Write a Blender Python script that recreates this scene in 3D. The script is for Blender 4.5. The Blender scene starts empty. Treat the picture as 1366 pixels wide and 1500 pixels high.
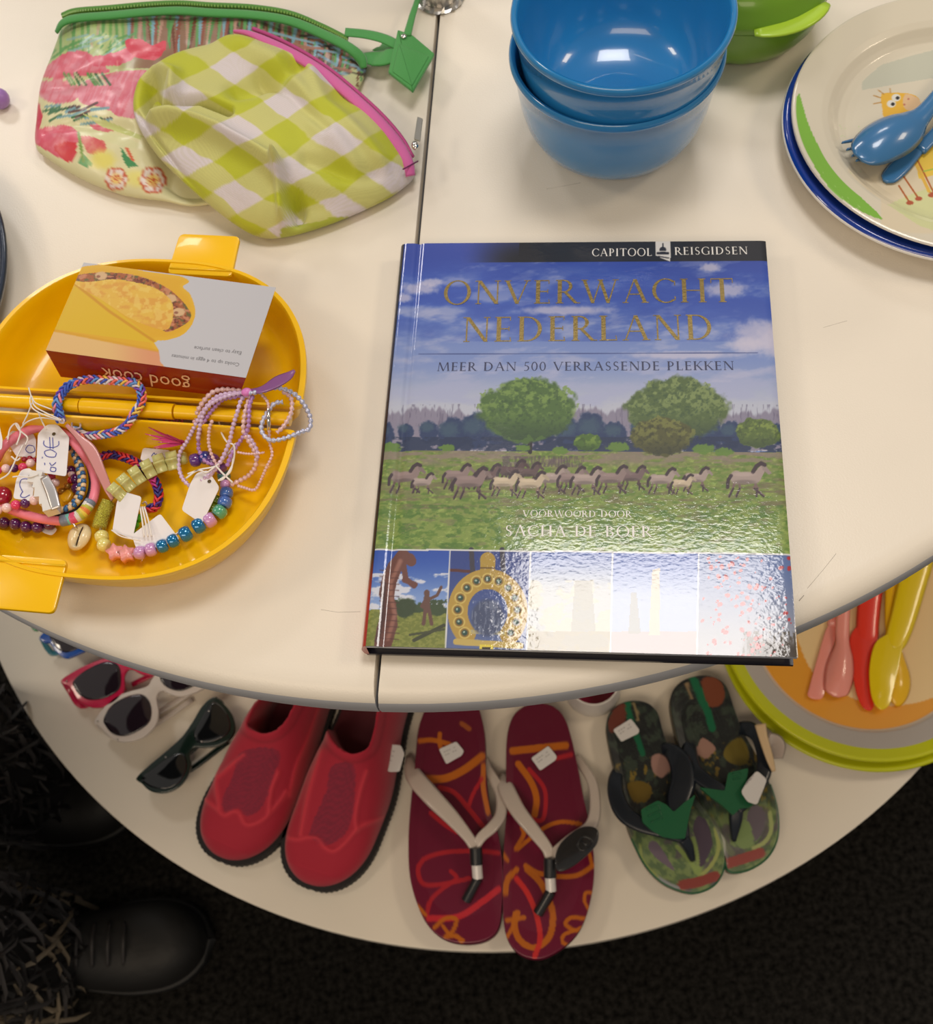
import bpy, bmesh, math, random
import numpy as np
from mathutils import Vector, Matrix

# ------------------------------------------------------------------ camera
SC = bpy.context.scene
COL = SC.collection
F_PX, PITCH, ROLL, CAM_Z = 1625.6, 0.45267, -0.17693, 1.33
_cp, _sp, _c, _s = math.cos(PITCH), math.sin(PITCH), math.cos(ROLL), math.sin(ROLL)
FW = np.array([0.0, _sp, -_cp]); _up = np.array([0.0, _cp, _sp]); _rt = np.array([1.0, 0.0, 0.0])
RT = _c * _rt + _s * _up; UP = -_s * _rt + _c * _up
cam_data = bpy.data.cameras.new('camera'); cam = bpy.data.objects.new('camera', cam_data); COL.objects.link(cam)
cam.matrix_world = Matrix(((RT[0], UP[0], -FW[0], 0), (RT[1], UP[1], -FW[1], 0), (RT[2], UP[2], -FW[2], CAM_Z), (0, 0, 0, 1)))
cam_data.sensor_fit = 'VERTICAL'; cam_data.sensor_height = 36.0; cam_data.lens = 36.0 * F_PX / 1500.0
cam_data.clip_start = 0.02
cam_data.dof.use_dof = True; cam_data.dof.focus_distance = 0.60; cam_data.dof.aperture_fstop = 15.0
SC.camera = cam
# ------------------------------------------------------------------ light and exposure
SC.view_settings.view_transform = 'Standard'; SC.view_settings.look = 'None'
SC.view_settings.gamma = 1.0; SC.view_settings.use_curve_mapping = False
SC.view_settings.exposure = -0.16
world = bpy.data.worlds.new('room_light'); SC.world = world; world.use_nodes = True
world.node_tree.nodes['Background'].inputs[0].default_value = (1.0, 0.93, 0.86, 1)
world.node_tree.nodes['Background'].inputs[1].default_value = 0.24
def panel(x, y, w, h, power, rot=0.0, z=2.7, col=(1.0, 0.95, 0.91)):
    l = bpy.data.lights.new('ceiling_or_fill_panel', 'AREA'); l.shape = 'RECTANGLE'; l.size = w; l.size_y = h
    l.energy = power; l.color = col
    o = bpy.data.objects.new('ceiling_or_fill_panel', l); COL.objects.link(o); o.location = (x, y, z); o.rotation_euler = (0, 0, rot)
PW = 13.0
panel(0.36, 0.80, 0.62, 0.50, PW * 1.3, -0.2)
panel(-2.3, 1.0, 0.6, 0.6, PW * 1.5, -0.2, col=(1.0, 0.86, 0.68))
panel(2.2, 0.4, 0.6, 0.6, PW * 1.4, -0.2, col=(1.0, 0.82, 0.60))
panel(0.75, 2.7, 0.6, 0.6, PW * 1.2, -0.2)
panel(-1.3, 2.9, 0.6, 0.6, PW * 1.9, -0.2)
panel(-0.9, -1.3, 2.2, 0.9, PW * 2.6, -0.2, col=(1.0, 0.80, 0.58))  # broad warm fill added behind the camera to brighten the lower shelf

# ------------------------------------------------------------------ helpers
TOP, LOW = 0.75, 0.2055          # heights of the two display surfaces
def at(x, y, z):                 # where the sight line of a photo pixel meets the horizontal plane z
    d = FW + (x - 683.0) / F_PX * RT - (y - 750.0) / F_PX * UP
    k = (z - CAM_Z) / d[2]
    return Vector((d[0] * k, d[1] * k, z))
def pix(X):                      # world points (n,3) -> photo pixels, used to lay out prints
    X = np.array(X, float); X[:, 2] -= CAM_Z
    z = X @ FW
    return 683 + F_PX * (X @ RT) / z, 750 - F_PX * (X @ UP) / z
def lin(c):
    c = np.asarray(c, float) / 255.0
    return np.where(c <= 0.04045, c / 12.92, ((c + 0.055) / 1.055) ** 2.4)
def rgb(r, g, b): return tuple(lin((r, g, b)))
MATS = {}
def mat(name, col, rough=0.5, metal=0.0, coat=0.0, bump=None, alpha=1.0, trans=0.0, spec=0.5, var=None, sss=0.0, ior=1.45, sheen=0.0, attr=False, coat_rough=0.03):
    if name in MATS: return MATS[name]
    m = bpy.data.materials.new(name); m.use_nodes = True; nt = m.node_tree; b = nt.nodes['Principled BSDF']
    I = b.inputs
    I['Base Color'].default_value = (*col, 1); I['Roughness'].default_value = rough; I['Metallic'].default_value = metal
    I['Coat Weight'].default_value = coat; I['Coat Roughness'].default_value = coat_rough; I['Specular IOR Level'].default_value = spec
    I['Alpha'].default_value = alpha; I['Transmission Weight'].default_value = trans; I['IOR'].default_value = ior
    I['Sheen Weight'].default_value = sheen
    if sss: I['Subsurface Weight'].default_value = sss; I['Subsurface Radius'].default_value = (0.006, 0.005, 0.003); I['Subsurface Scale'].default_value = 1.0
    tc = nt.nodes.new('ShaderNodeTexCoord')
    if attr:
        a = nt.nodes.new('ShaderNodeAttribute'); a.attribute_name = 'print'; nt.links.new(a.outputs['Color'], I['Base Color'])
    elif var:
        sc, lo, hi = var
        n = nt.nodes.new('ShaderNodeTexNoise'); n.inputs['Scale'].default_value = sc; n.inputs['Detail'].default_value = 4
        r = nt.nodes.new('ShaderNodeValToRGB'); r.color_ramp.elements[0].position = 0.3; r.color_ramp.elements[1].position = 0.7
        r.color_ramp.elements[0].color = tuple(min(1, c * lo) for c in col) + (1,); r.color_ramp.elements[1].color = tuple(min(1, c * hi) for c in col) + (1,)
        nt.links.new(tc.outputs['Object'], n.inputs['Vector']); nt.links.new(n.outputs['Fac'], r.inputs['Fac']); nt.links.new(r.outputs['Color'], I['Base Color'])
    if bump:
        sc, st, dist = bump[:3]; stretch = bump[3] if len(bump) > 3 else (1, 1, 1)
        n = nt.nodes.new('ShaderNodeTexNoise'); n.inputs['Scale'].default_value = sc; n.inputs['Detail'].default_value = 3
        mp = nt.nodes.new('ShaderNodeMapping'); mp.inputs['Scale'].default_value = stretch
        bp = nt.nodes.new('ShaderNodeBump'); bp.inputs['Strength'].default_value = st; bp.inputs['Distance'].default_value = dist
        nt.links.new(tc.outputs['Object'], mp.inputs['Vector']); nt.links.new(mp.outputs['Vector'], n.inputs['Vector'])
        nt.links.new(n.outputs['Fac'], bp.inputs['Height']); nt.links.new(bp.outputs['Normal'], I['Normal'])
        if coat: nt.links.new(bp.outputs['Normal'], I['Coat Normal'])
    MATS[name] = m; return m

def empty(name, loc=(0, 0, 0), rz=0.0, label=None, cat=None, group=None):
    o = bpy.data.objects.new(name, None); COL.objects.link(o); o.location = loc; o.rotation_euler = (0, 0, rz)
    o.empty_display_size = 0.02
    tag(o, label, cat, group); return o
def tag(o, label=None, cat=None, group=None, kind=None):
    if label: o['label'] = label
    if cat: o['category'] = cat
    if group: o['group'] = group
    if kind: o['kind'] = kind
    return o
def W(o):                        # world matrix of a not yet evaluated object
    m = o.matrix_basis.copy()
    return W(o.parent) @ o.matrix_parent_inverse @ m if o.parent else m
def obj(name, verts, faces, m, parent=None, smooth=True, cols=None, world=True, sharp=None, midx=None):
    """verts in world coordinates when world=True; the object keeps its parent's origin"""
    me = bpy.data.meshes.new(name)
    V = np.array([tuple(v) for v in verts], float) if not isinstance(verts, np.ndarray) else verts.astype(float)
    if parent is not None and world:
        M = np.array(W(parent).inverted()); V = V @ M[:3, :3].T + M[:3, 3]
    if isinstance(faces, np.ndarray):
        n, k = faces.shape
        me.vertices.add(len(V)); me.vertices.foreach_set('co', V.ravel())
        me.loops.add(n * k); me.loops.foreach_set('vertex_index', faces.astype(np.int32).ravel())
        me.polygons.add(n); me.polygons.foreach_set('loop_start', (np.arange(n) * k).astype(np.int32))
        me.update(calc_edges=True)
    else:
        me.from_pydata([tuple(v) for v in V], [], faces); me.update()
    if cols is not None:
        a = me.color_attributes.new('print', 'FLOAT_COLOR', 'POINT')
        a.data.foreach_set('color', np.c_[cols, np.ones(len(cols))].astype(np.float32).ravel())
    ms = m if isinstance(m, (list, tuple)) else [m]
    for q in ms: me.materials.append(q)
    if midx is not None: me.polygons.foreach_set('material_index', midx)
    me.polygons.foreach_set('use_smooth', [smooth] * len(me.polygons))
    if smooth and sharp is not None:
        try: me.set_sharp_from_angle(angle=math.radians(sharp))
        except Exception: pass
    o = bpy.data.objects.new(name, me); COL.objects.link(o)
    if parent is not None: o.parent = parent
    return o
class MB:                        # collects pieces that make ONE mesh
    def __init__(self): self.v = []; self.f = []
    def add(self, v, f):
        n = len(self.v); self.v += [Vector(p) for p in v]; self.f += [tuple(i + n for i in q) for q in f]; return self
    def build(self, name, m, parent=None, smooth=True, sharp=40, **k): return obj(name, self.v, self.f, m, parent, smooth, sharp=sharp, **k)
def frames(path, closed=False, up=Vector((0, 0, 1))):
    n = len(path); T = []
    for i in range(n):
        a = path[(i - 1) % n] if (closed or i > 0) else path[i]; b = path[(i + 1) % n] if (closed or i < n - 1) else path[i]
        t = (b - a); T.append(t.normalized() if t.length > 1e-9 else Vector((1, 0, 0)))
    out = []
    for t in T:
        s = t.cross(up)
        if s.length < 1e-3: s = t.cross(Vector((0, 1, 0)))
        s.normalize(); out.append((t, s, s.cross(t)))
    return out
def sweep(path, rad, segs=10, closed=False, sx=1.0, sy=1.0, cap=True, twist=0.0, prof=None):
    """tube along a path; rad is a number or one per point; prof = own cross section"""
    path = [Vector(p) for p in path]; n = len(path)
    R = rad if hasattr(rad, '__len__') else [rad] * n
    fr = frames(path, closed); v = []; f = []
    if prof is None: prof = [(math.cos(2 * math.pi * k / segs), math.sin(2 * math.pi * k / segs)) for k in range(segs)]
    segs = len(prof)
    for i, p in enumerate(path):
        t, s, u = fr[i]; a = twist * i
        for (x, y) in prof:
            X = x * math.cos(a) - y * math.sin(a); Y = x * math.sin(a) + y * math.cos(a)
            v.append(p + s * X * R[i] * sx + u * Y * R[i] * sy)
    m = n if closed else n - 1
    for i in range(m):
        j = (i + 1) % n
        for k in range(segs):
            l = (k + 1) % segs
            f.append((i * segs + k, i * segs + l, j * segs + l, j * segs + k))
    if cap and not closed:
        f.append(tuple(range(segs))[::-1]); f.append(tuple((n - 1) * segs + k for k in range(segs)))
    return v, f
def lathe(prof, centre=(0, 0, 0), segs=64, closed=False):
    """prof: list of (r, z)"""
    v = []; f = []; c = Vector(centre); n = len(prof)
    for (r, z) in prof:
        for k in range(segs):
            a = 2 * math.pi * k / segs; v.append(c + Vector((r * math.cos(a), r * math.sin(a), z)))
    for i in range(n if closed else n - 1):
        i2 = (i + 1) % n
        for k in range(segs):
            l = (k + 1) % segs; f.append((i * segs + k, i * segs + l, i2 * segs + l, i2 * segs + k))
    if not closed:
        if prof[0][0] > 1e-6: f.append(tuple(range(segs))[::-1])
        if prof[-1][0] > 1e-6: f.append(tuple((n - 1) * segs + k for k in range(segs)))
    return v, f
def spline(pts, n=8, closed=False):
    P = [Vector(p) for p in pts]; out = []; m = len(P)
    rng = range(m) if closed else range(m - 1)
    for i in rng:
        a = P[(i - 1) % m] if (closed or i > 0) else P[i] * 2 - P[i + 1]
        b = P[i]; c = P[(i + 1) % m]
        d = P[(i + 2) % m] if (closed or i < m - 2) else c * 2 - b
        for k in range(n):
            t = k / n
            out.append(0.5 * ((2 * b) + (c - a) * t + (2 * a - 5 * b + 4 * c - d) * t * t + (3 * b - a - 3 * c + d) * t ** 3))
    if not closed: out.append(P[-1].copy())
    return out
def spl2(pts, n=8, closed=True): return [(v.x, v.y) for v in spline([(p[0], p[1], 0) for p in pts], n, closed)]
def area2(o): return sum(o[i][0] * o[(i + 1) % len(o)][1] - o[(i + 1) % len(o)][0] * o[i][1] for i in range(len(o))) / 2
def offset(o, d):
    """inward offset by d of a counter-clockwise outline"""
    n = len(o); out = []
    for i in range(n):
        a, b, c = Vector(o[i - 1]), Vector(o[i]), Vector(o[(i + 1) % n])
        e1 = (b - a).normalized(); e2 = (c - b).normalized()
        n1 = Vector((-e1.y, e1.x)); n2 = Vector((-e2.y, e2.x)); m = n1 + n2
        k = max(0.35, m.length_squared / 2); m = m / k if k else n1
        out.append((b.x + m.x * d, b.y + m.y * d))
    return out
def slab(o, z0, z1, r=0.0, seg=3, rb=None, top_fn=None):
    """flat body with the outline o between z0 and z1 with rounded rims"""
    if area2(o) < 0: o = o[::-1]
    rb = r if rb is None else rb; rings = []
    if rb > 0:
        for k in range(seg + 1):
            a = math.pi / 2 * k / seg; rings.append((rb * (1 - math.sin(a)), z0 + rb * (1 - math.cos(a))))
    else: rings.append((0, z0))
    if r > 0:
        for k in range(seg + 1):
            a = math.pi / 2 * k / seg; rings.append((r * (1 - math.cos(a)), z1 - r * (1 - math.sin(a))))
    else: rings.append((0, z1))
    v = []; n = len(o)
    for d, z in rings: v += [Vector((x, y, z)) for x, y in offset(o, d)]
    f = []
    for i in range(len(rings) - 1):
        for k in range(n):
            l = (k + 1) % n; f.append((i * n + k, i * n + l, (i + 1) * n + l, (i + 1) * n + k))
    f.append(tuple(range(n))[::-1]); f.append(tuple((len(rings) - 1) * n + k for k in range(n)))
    return v, f
def box(x0, x1, y0, y1, z0, z1):
    v = [(x, y, z) for z in (z0, z1) for x, y in ((x0, y0), (x1, y0), (x1, y1), (x0, y1))]
    return v, [(3, 2, 1, 0), (4, 5, 6, 7), (0, 1, 5, 4), (1, 2, 6, 5), (2, 3, 7, 6), (3, 0, 4, 7)]
def ball(c, r, n=10, m=7, sz=(1, 1, 1), rot=None):
    v = []; f = []; c = Vector(c)
    for i in range(m + 1):
        t = math.pi * i / m
        for k in range(n):
            a = 2 * math.pi * k / n
            p = Vector((math.sin(t) * math.cos(a) * sz[0], math.sin(t) * math.sin(a) * sz[1], math.cos(t) * sz[2])) * r
            if rot: p = rot @ p
            v.append(c + p)
    for i in range(m):
        for k in range(n):
            l = (k + 1) % n; f.append((i * n + k, (i + 1) * n + k, (i + 1) * n + l, i * n + l))
    return v, f
def rounded(pts, r, n=5):
    """outline with its corners rounded"""
    out = []; m = len(pts)
    for i in range(m):
        a, b, c = Vector(pts[i - 1]), Vector(pts[i]), Vector(pts[(i + 1) % m])
        rr = min(r, (a - b).length * .45, (c - b).length * .45)
        p = b + (a - b).normalized() * rr; q = b + (c - b).normalized() * rr
        for k in range(n + 1):
            t = k / n; x = p * (1 - t) ** 2 + b * 2 * t * (1 - t) + q * t * t; out.append((x.x, x.y))
    return out
def pxo(pts, z):                 # outline of photo points on the plane z
    return [tuple(at(x, y, z))[:2] for x, y in pts]

# ------------------------------------------------------------------ painter of flat prints (per-vertex colours)
def hashn(ix, iy, seed):
    h = (ix.astype(np.int64) * 374761393 + iy.astype(np.int64) * 668265263 + seed * 974634777) & 0x7fffffff
    h = (h ^ (h >> 13)) * 1274126177 & 0x7fffffff
    return ((h ^ (h >> 16)) & 0xffff) / 65535.0
def vnoise(x, y, seed=0):
    ix = np.floor(x).astype(np.int64); iy = np.floor(y).astype(np.int64); fx = x - ix; fy = y - iy
    fx = fx * fx * (3 - 2 * fx); fy = fy * fy * (3 - 2 * fy)
    a = hashn(ix, iy, seed); b = hashn(ix + 1, iy, seed); c = hashn(ix, iy + 1, seed); d = hashn(ix + 1, iy + 1, seed)
    return (a * (1 - fx) + b * fx) * (1 - fy) + (c * (1 - fx) + d * fx) * fy
def fbm(x, y, seed=0, o=4):
    s = 0; a = 0.5; t = 0
    for k in range(o): s = s + a * vnoise(x * 2 ** k, y * 2 ** k, seed + k * 17); t += a; a *= .55
    return s / t
def sstep(a, b, x): t = np.clip((x - a) / (b - a), 0, 1); return t * t * (3 - 2 * t)
class Paint:
    def __init__(self, X, Y, base):
        self.X = X; self.Y = Y; self.C = np.tile(np.array(base, float), (len(X), 1))
    def put(self, m, col):
        m = np.clip(np.asarray(m, float), 0, 1)[:, None]; self.C = self.C * (1 - m) + np.asarray(col, float) * m
    def inside(self, pts, wob=0, sc=10, seed=0):
        X, Y = self.X, self.Y
        if wob: X = X + (fbm(X / sc, Y / sc, seed) - .5) * wob * 2; Y = Y + (fbm(X / sc, Y / sc, seed + 5) - .5) * wob * 2
        r = np.zeros(len(X), bool); n = len(pts)
        for i in range(n):
            x1, y1 = pts[i]; x2, y2 = pts[(i + 1) % n]
            if y1 == y2: continue
            c = ((y1 > Y) != (y2 > Y)) & (X < (x2 - x1) * (Y - y1) / (y2 - y1) + x1); r ^= c
        return r
    def poly(self, pts, col, a=1, **k): self.put(self.inside(pts, **k) * a, col)
    def ell(self, x, y, rx, ry, col, a=1, rot=0, soft=.15, wob=0, seed=0):
        R = max(rx, ry) * (1 + soft + wob); ix = np.nonzero((np.abs(self.X - x) < R) & (np.abs(self.Y - y) < R))[0]
        if not len(ix): return
        sx = self.X[ix]; sy = self.Y[ix]; dx = sx - x; dy = sy - y; c, s = math.cos(rot), math.sin(rot)
        d = np.hypot((dx * c + dy * s) / rx, (-dx * s + dy * c) / ry)
        if wob: d = d + (fbm(sx * 6 / (rx + ry), sy * 6 / (rx + ry), seed) - .5) * wob
        m = ((1 - sstep(1 - soft, 1 + soft, d)) * a)[:, None]; self.C[ix] = self.C[ix] * (1 - m) + np.asarray(col, float) * m
    def dist(self, pts):
        D = np.full(len(self.X), 1e9)
        for (x1, y1), (x2, y2) in zip(pts[:-1], pts[1:]):
            dx, dy = x2 - x1, y2 - y1; L = dx * dx + dy * dy + 1e-9
            t = np.clip(((self.X - x1) * dx + (self.Y - y1) * dy) / L, 0, 1)
            D = np.minimum(D, np.hypot(self.X - x1 - t * dx, self.Y - y1 - t * dy))
        return D
    def line(self, pts, w, col, a=1, soft=.6):
        R = w / 2 + soft + 1; xs = [p[0] for p in pts]; ys = [p[1] for p in pts]
        ix = np.nonzero((self.X > min(xs) - R) & (self.X < max(xs) + R) & (self.Y > min(ys) - R) & (self.Y < max(ys) + R))[0]
        if not len(ix): return
        X, Y = self.X[ix], self.Y[ix]; D = np.full(len(ix), 1e9)
        for (x1, y1), (x2, y2) in zip(pts[:-1], pts[1:]):
            dx, dy = x2 - x1, y2 - y1; t = np.clip(((X - x1) * dx + (Y - y1) * dy) / (dx * dx + dy * dy + 1e-9), 0, 1)
            D = np.minimum(D, np.hypot(X - x1 - t * dx, Y - y1 - t * dy))
        m = ((1 - sstep(w / 2 - soft * .5, w / 2 + soft, D)) * a)[:, None]; self.C[ix] = self.C[ix] * (1 - m) + np.asarray(col, float) * m
def dg(nx, ny):                  # quads of an (ny+1)x(nx+1) grid
    i = np.arange(nx)[None, :] + (np.arange(ny) * (nx + 1))[:, None]; i = i.ravel()
    return np.stack([i, i + 1, i + nx + 2, i + nx + 1], 1)
ALB = np.array([0.86, 0.90, 0.95])
def alb(C, k=1.0):               # printed colour (0-255) -> albedo
    return np.clip(lin(C) * ALB * k, 0, .92)
def al(r, g, b, k=1.0): return tuple(alb((r, g, b), k))

# ------------------------------------------------------------------ letters: a Roman capital built of strokes
def arcp(cx, cy, rx, ry, a0, a1, th, tv, n=18):
    out = []
    for k in range(n):
        a, b = [math.radians(a0 + (a1 - a0) * j / n) for j in (k, k + 1)]
        out.append([(cx + rx * math.cos(a), cy + ry * math.sin(a)), (cx + rx * math.cos(b), cy + ry * math.sin(b)),
                    (cx + (rx - th) * math.cos(b), cy + (ry - tv) * math.sin(b)), (cx + (rx - th) * math.cos(a), cy + (ry - tv) * math.sin(a))])
    return out
def bar(x0, y0, x1, y1, w):      # stroke with horizontal ends
    return [[(x0 - w / 2, y0), (x0 + w / 2, y0), (x1 + w / 2, y1), (x1 - w / 2, y1)]]
def hb(x0, x1, y, t=.05): return [[(x0, y), (x1, y), (x1, y + t), (x0, y + t)]]
TK, TN, SF = .145, .05, .035
def vs(x, w=TK, s=.06): return bar(x, 0, x, 1, w) + hb(x - w / 2 - s, x + w / 2 + s, 0, SF) + hb(x - w / 2 - s, x + w / 2 + s, 1 - SF, SF)
GL = {
 'O': (1.0, arcp(.5, .5, .48, .53, 0, 360, .13, .045, 36)),
 'C': (.86, arcp(.5, .5, .47, .52, 48, 312, .13, .045, 28) + hb(.79, .83, .72, .2) + hb(.79, .83, .1, .16)),
 'G': (.92, arcp(.5, .5, .47, .52, 48, 300, .13, .045, 28) + bar(.8, .02, .8, .44, .11) + hb(.68, .9, .42, SF) + hb(.79, .83, .72, .2)),
 'N': (.95, bar(.15, 0, .15, 1, TN) + bar(.82, 0, .82, 1, TN) + bar(.17, 1, .80, 0, .14) + hb(.05, .26, 0, SF) + hb(.02, .2, 1 - SF, SF) + hb(.71, .93, 1 - SF, SF)),
 'V': (.92, bar(.1, 1, .47, 0, .13) + bar(.82, 1, .48, 0, TN) + hb(.0, .24, 1 - SF, SF) + hb(.7, .93, 1 - SF, SF)),
 'W': (1.3, bar(.1, 1, .4, 0, .12) + bar(.68, 1, .41, 0, TN) + bar(.66, 1, .93, 0, .12) + bar(1.2, 1, .94, 0, TN) + hb(0, .23, 1 - SF, SF) + hb(.56, .78, 1 - SF, SF) + hb(1.09, 1.31, 1 - SF, SF)),
 'A': (.92, bar(.12, 0, .44, 1, TN) + bar(.8, 0, .46, 1, .13) + hb(.24, .67, .34, .045) + hb(.02, .23, 0, SF) + hb(.67, .93, 0, SF)),
 'E': (.66, vs(.17) + hb(.17, .56, 0, .045) + hb(.17, .55, .955, .045) + hb(.17, .5, .49, .045) + bar(.58, 0, .55, .17, .03) + bar(.55, 1, .55, .84, .03) + bar(.51, .43, .51, .6, .03)),
 'R': (.82, vs(.17) + arcp(.3, .73, .31, .27, -90, 90, .12, .045) + hb(.17, .31, .955, .045) + hb(.17, .31, .46, .045) + bar(.36, .48, .74, 0, .13) + hb(.66, .88, 0, SF)),
 'P': (.7, vs(.17) + arcp(.3, .71, .31, .29, -90, 90, .12, .045) + hb(.17, .31, .955, .045) + hb(.17, .31, .42, .045)),
 'B': (.74, vs(.17) + arcp(.3, .76, .27, .24, -90, 90, .11, .045) + arcp(.3, .27, .34, .27, -90, 90, .12, .045) + hb(.17, .31, .955, .045) + hb(.17, .31, .5, .045) + hb(.17, .31, 0, .045)),
 'D': (.92, vs(.17) + arcp(.34, .5, .5, .5, -90, 90, .13, .045, 24) + hb(.17, .35, .955, .045) + hb(.17, .35, 0, .045)),
 'H': (.95, vs(.17) + vs(.78) + hb(.17, .78, .48, .045)),
 'T': (.82, vs(.41) + hb(.04, .78, .955, .045) + bar(.05, 1, .04, .8, .03) + bar(.77, 1, .78, .8, .03)),
 'L': (.66, vs(.17) + hb(.17, .58, 0, .045) + bar(.6, 0, .57, .2, .03)),
 'I': (.38, vs(.18)),
 'K': (.84, vs(.17) + bar(.68, 1, .26, .46, TN) + bar(.34, .56, .76, 0, .13) + hb(.58, .8, 1 - SF, SF) + hb(.66, .9, 0, SF)),
 'M': (1.15, bar(.1, 0, .18, 1, TN) + bar(.2, 1, .55, 0, .12) + bar(.9, 1, .56, 0, TN) + bar(1.02, 0, .92, 1, .12) + hb(.0, .22, 0, SF) + hb(.9, 1.14, 0, SF)),
 'S': (.6, arcp(.3, .74, .22, .27, 30, 250, .1, .045, 16) + arcp(.29, .26, .24, .27, -150, 70, .1, .045, 16) + bar(.2, .6, .4, .4, .12)),
 'Z': (.8, hb(.06, .72, .955, .045) + hb(.06, .74, 0, .045) + bar(.64, .98, .14, .02, .13)),
 'U': (.92, bar(.17, .35, .17, 1, TK) + bar(.78, .35, .78, 1, TN) + arcp(.47, .36, .35, .38, 180, 360, .12, .05) + hb(.04, .3, 1 - SF, SF) + hb(.68, .88, 1 - SF, SF)),
 'J': (.4, bar(.2, 0, .2, 1, TK) + hb(.08, .32, 1 - SF, SF)),
 '0': (.64, arcp(.32, .5, .28, .51, 0, 360, .11, .045, 28)),
 '5': (.6, hb(.16, .52, .94, .06) + bar(.17, .55, .2, 1, .05) + arcp(.24, .3, .3, .31, -120, 110, .11, .045, 18)),
 ' ': (.42, [])}
def roman(name, text, p0, p1, cap, z, m, parent, h=0.00012, gap=.10):
    """text set between two points on the surface z, cap = height of the letters in metres"""
    p0 = Vector(p0[:2]); p1 = Vector(p1[:2]); L = (p1 - p0).length; ex = (p1 - p0) / L; ey = Vector((-ex.y, ex.x))
    tot = sum(GL[c][0] for c in text) + gap * (len(text) - 1); k = L / tot
    mb = MB(); x = 0; nq = 0
    for c in text:
        w, ps = GL[c]
        for q in ps:
            P = [p0 + ex * (x + a) * k + ey * b * cap for a, b in q]
            ar = sum(P[i].x * P[(i + 1) % 4].y - P[(i + 1) % 4].x * P[i].y for i in range(4))
            if ar < 0: P = P[::-1]
            nq += 1; mb.add([(a.x, a.y, z + h + (nq % 40) * 3e-6) for a in P], [(0, 1, 2, 3)])
        x += w + gap
    return mb.build(name, m, parent, smooth=False)
def plain(name, text, p0, p1, z, m, parent, squash=1.0, flat=True):
    """sans lettering from Blender's own font, laid from p0 to p1"""
    cu = bpy.data.curves.new(name, 'FONT'); cu.body = text; cu.size = 1; cu.resolution_u = 2
    t = bpy.data.objects.new(name, cu); COL.objects.link(t)
    dgp = bpy.context.evaluated_depsgraph_get(); me = bpy.data.meshes.new_from_object(t.evaluated_get(dgp))
    V = np.zeros(len(me.vertices) * 3); me.vertices.foreach_get('co', V); V = V.reshape(-1, 3); F = [tuple(p.vertices) for p in me.polygons]
    bpy.data.objects.remove(t); bpy.data.curves.remove(cu); bpy.data.meshes.remove(me)
    w = V[:, 0].max() - V[:, 0].min(); V[:, 0] -= V[:, 0].min()
    if flat:
        p0 = Vector(p0[:2]); p1 = Vector(p1[:2]); ex = (p1 - p0); L = ex.length; ex /= L; ey = Vector((-ex.y, ex.x)); k = L / w
        P = [Vector((*(p0 + ex * a * k + ey * b * k * squash), z)) for a, b, _ in V]
        return obj(name, P, F, m, parent, smooth=False)
    return V / w, F

def loft(path, widths, thick=.002, sag=0.0, up=Vector((0, 0, 1)), m=8, sides=None):
    """strip-like solid along a path: width per point, thickness, sag = rise of its middle"""
    path = [Vector(p) for p in path]; n = len(path); fr = frames(path, up=up); v = []; f = []
    Wd = widths if hasattr(widths, '__len__') else [widths] * n; Sg = sag if hasattr(sag, '__len__') else [sag] * n
    for i, p in enumerate(path):
        t, s, u = fr[i]
        if sides is not None: s = Vector(sides[i]).normalized(); u = s.cross(t) 
        for j in range(m + 1):
            a = -1 + 2 * j / m; v.append(p + s * a * Wd[i] / 2 + u * (Sg[i] * (1 - a * a) + thick / 2 * (1 - abs(a) ** 4) ** .5))
        for j in range(m - 1, 0, -1):
            a = -1 + 2 * j / m; v.append(p + s * a * Wd[i] / 2 + u * (Sg[i] * (1 - a * a) - thick / 2 * (1 - abs(a) ** 4) ** .5))
    k = 2 * m
    for i in range(n - 1):
        for j in range(k):
            l = (j + 1) % k; f.append((i * k + j, i * k + l, (i + 1) * k + l, (i + 1) * k + j))
    f.append(tuple(range(k))[::-1]); f.append(tuple((n - 1) * k + j for j in range(k)))
    return v, f
def lofts(pts, n=6, **k):
    """pts: (point, width[, sag]) control points, smoothed"""
    P = spline([p[0] for p in pts], n); Wd = [q.x for q in spline([(p[1], p[2] if len(p) > 2 else 0, 0) for p in pts], n)]; Sg = [q.y for q in spline([(p[1], p[2] if len(p) > 2 else 0, 0) for p in pts], n)]
    return loft(P, [max(w, .0002) for w in Wd], sag=Sg, **k)
def pillow(outline, z0, hfun, ns=60, bottom=True, centre=None, cap_z=.0, pw=3.0):
    """soft body: outline (xy), hfun(X, Y, s) = height of its top over z0, s = 0 centre .. 1 rim"""
    if area2(outline) < 0: outline = outline[::-1]
    o = np.array(outline); n = len(o); c = np.array(centre) if centre is not None else o.mean(0)
    S = np.linspace(0, 1, ns + 1)[1:]
    P = c + (o - c)[None] * S[:, None, None]; Sg = np.repeat(S[:, None], n, 1)
    X = np.r_[c[0], P[..., 0].ravel()]; Y = np.r_[c[1], P[..., 1].ravel()]; s = np.r_[0, Sg.ravel()]
    Z = z0 + hfun(X, Y, s); V = np.stack([X, Y, Z], 1)
    f = [(0, 1 + k, 1 + (k + 1) % n) for k in range(n)]
    for i in range(ns - 1):
        a = 1 + i * n
        for k in range(n):
            l = (k + 1) % n; f.append((a + k, a + n + k, a + n + l, a + l))
    b = 1 + (ns - 1) * n; e = len(V); low = c + (o - c) * .93
    V = np.r_[V, np.c_[low, np.full(n, z0 + cap_z)]]
    for k in range(n):
        l = (k + 1) % n; f.append((b + k, e + k, e + l, b + l))
    f.append(tuple(e + k for k in range(n))[::-1])
    return V, f, np.r_[s, np.ones(n)]
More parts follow.
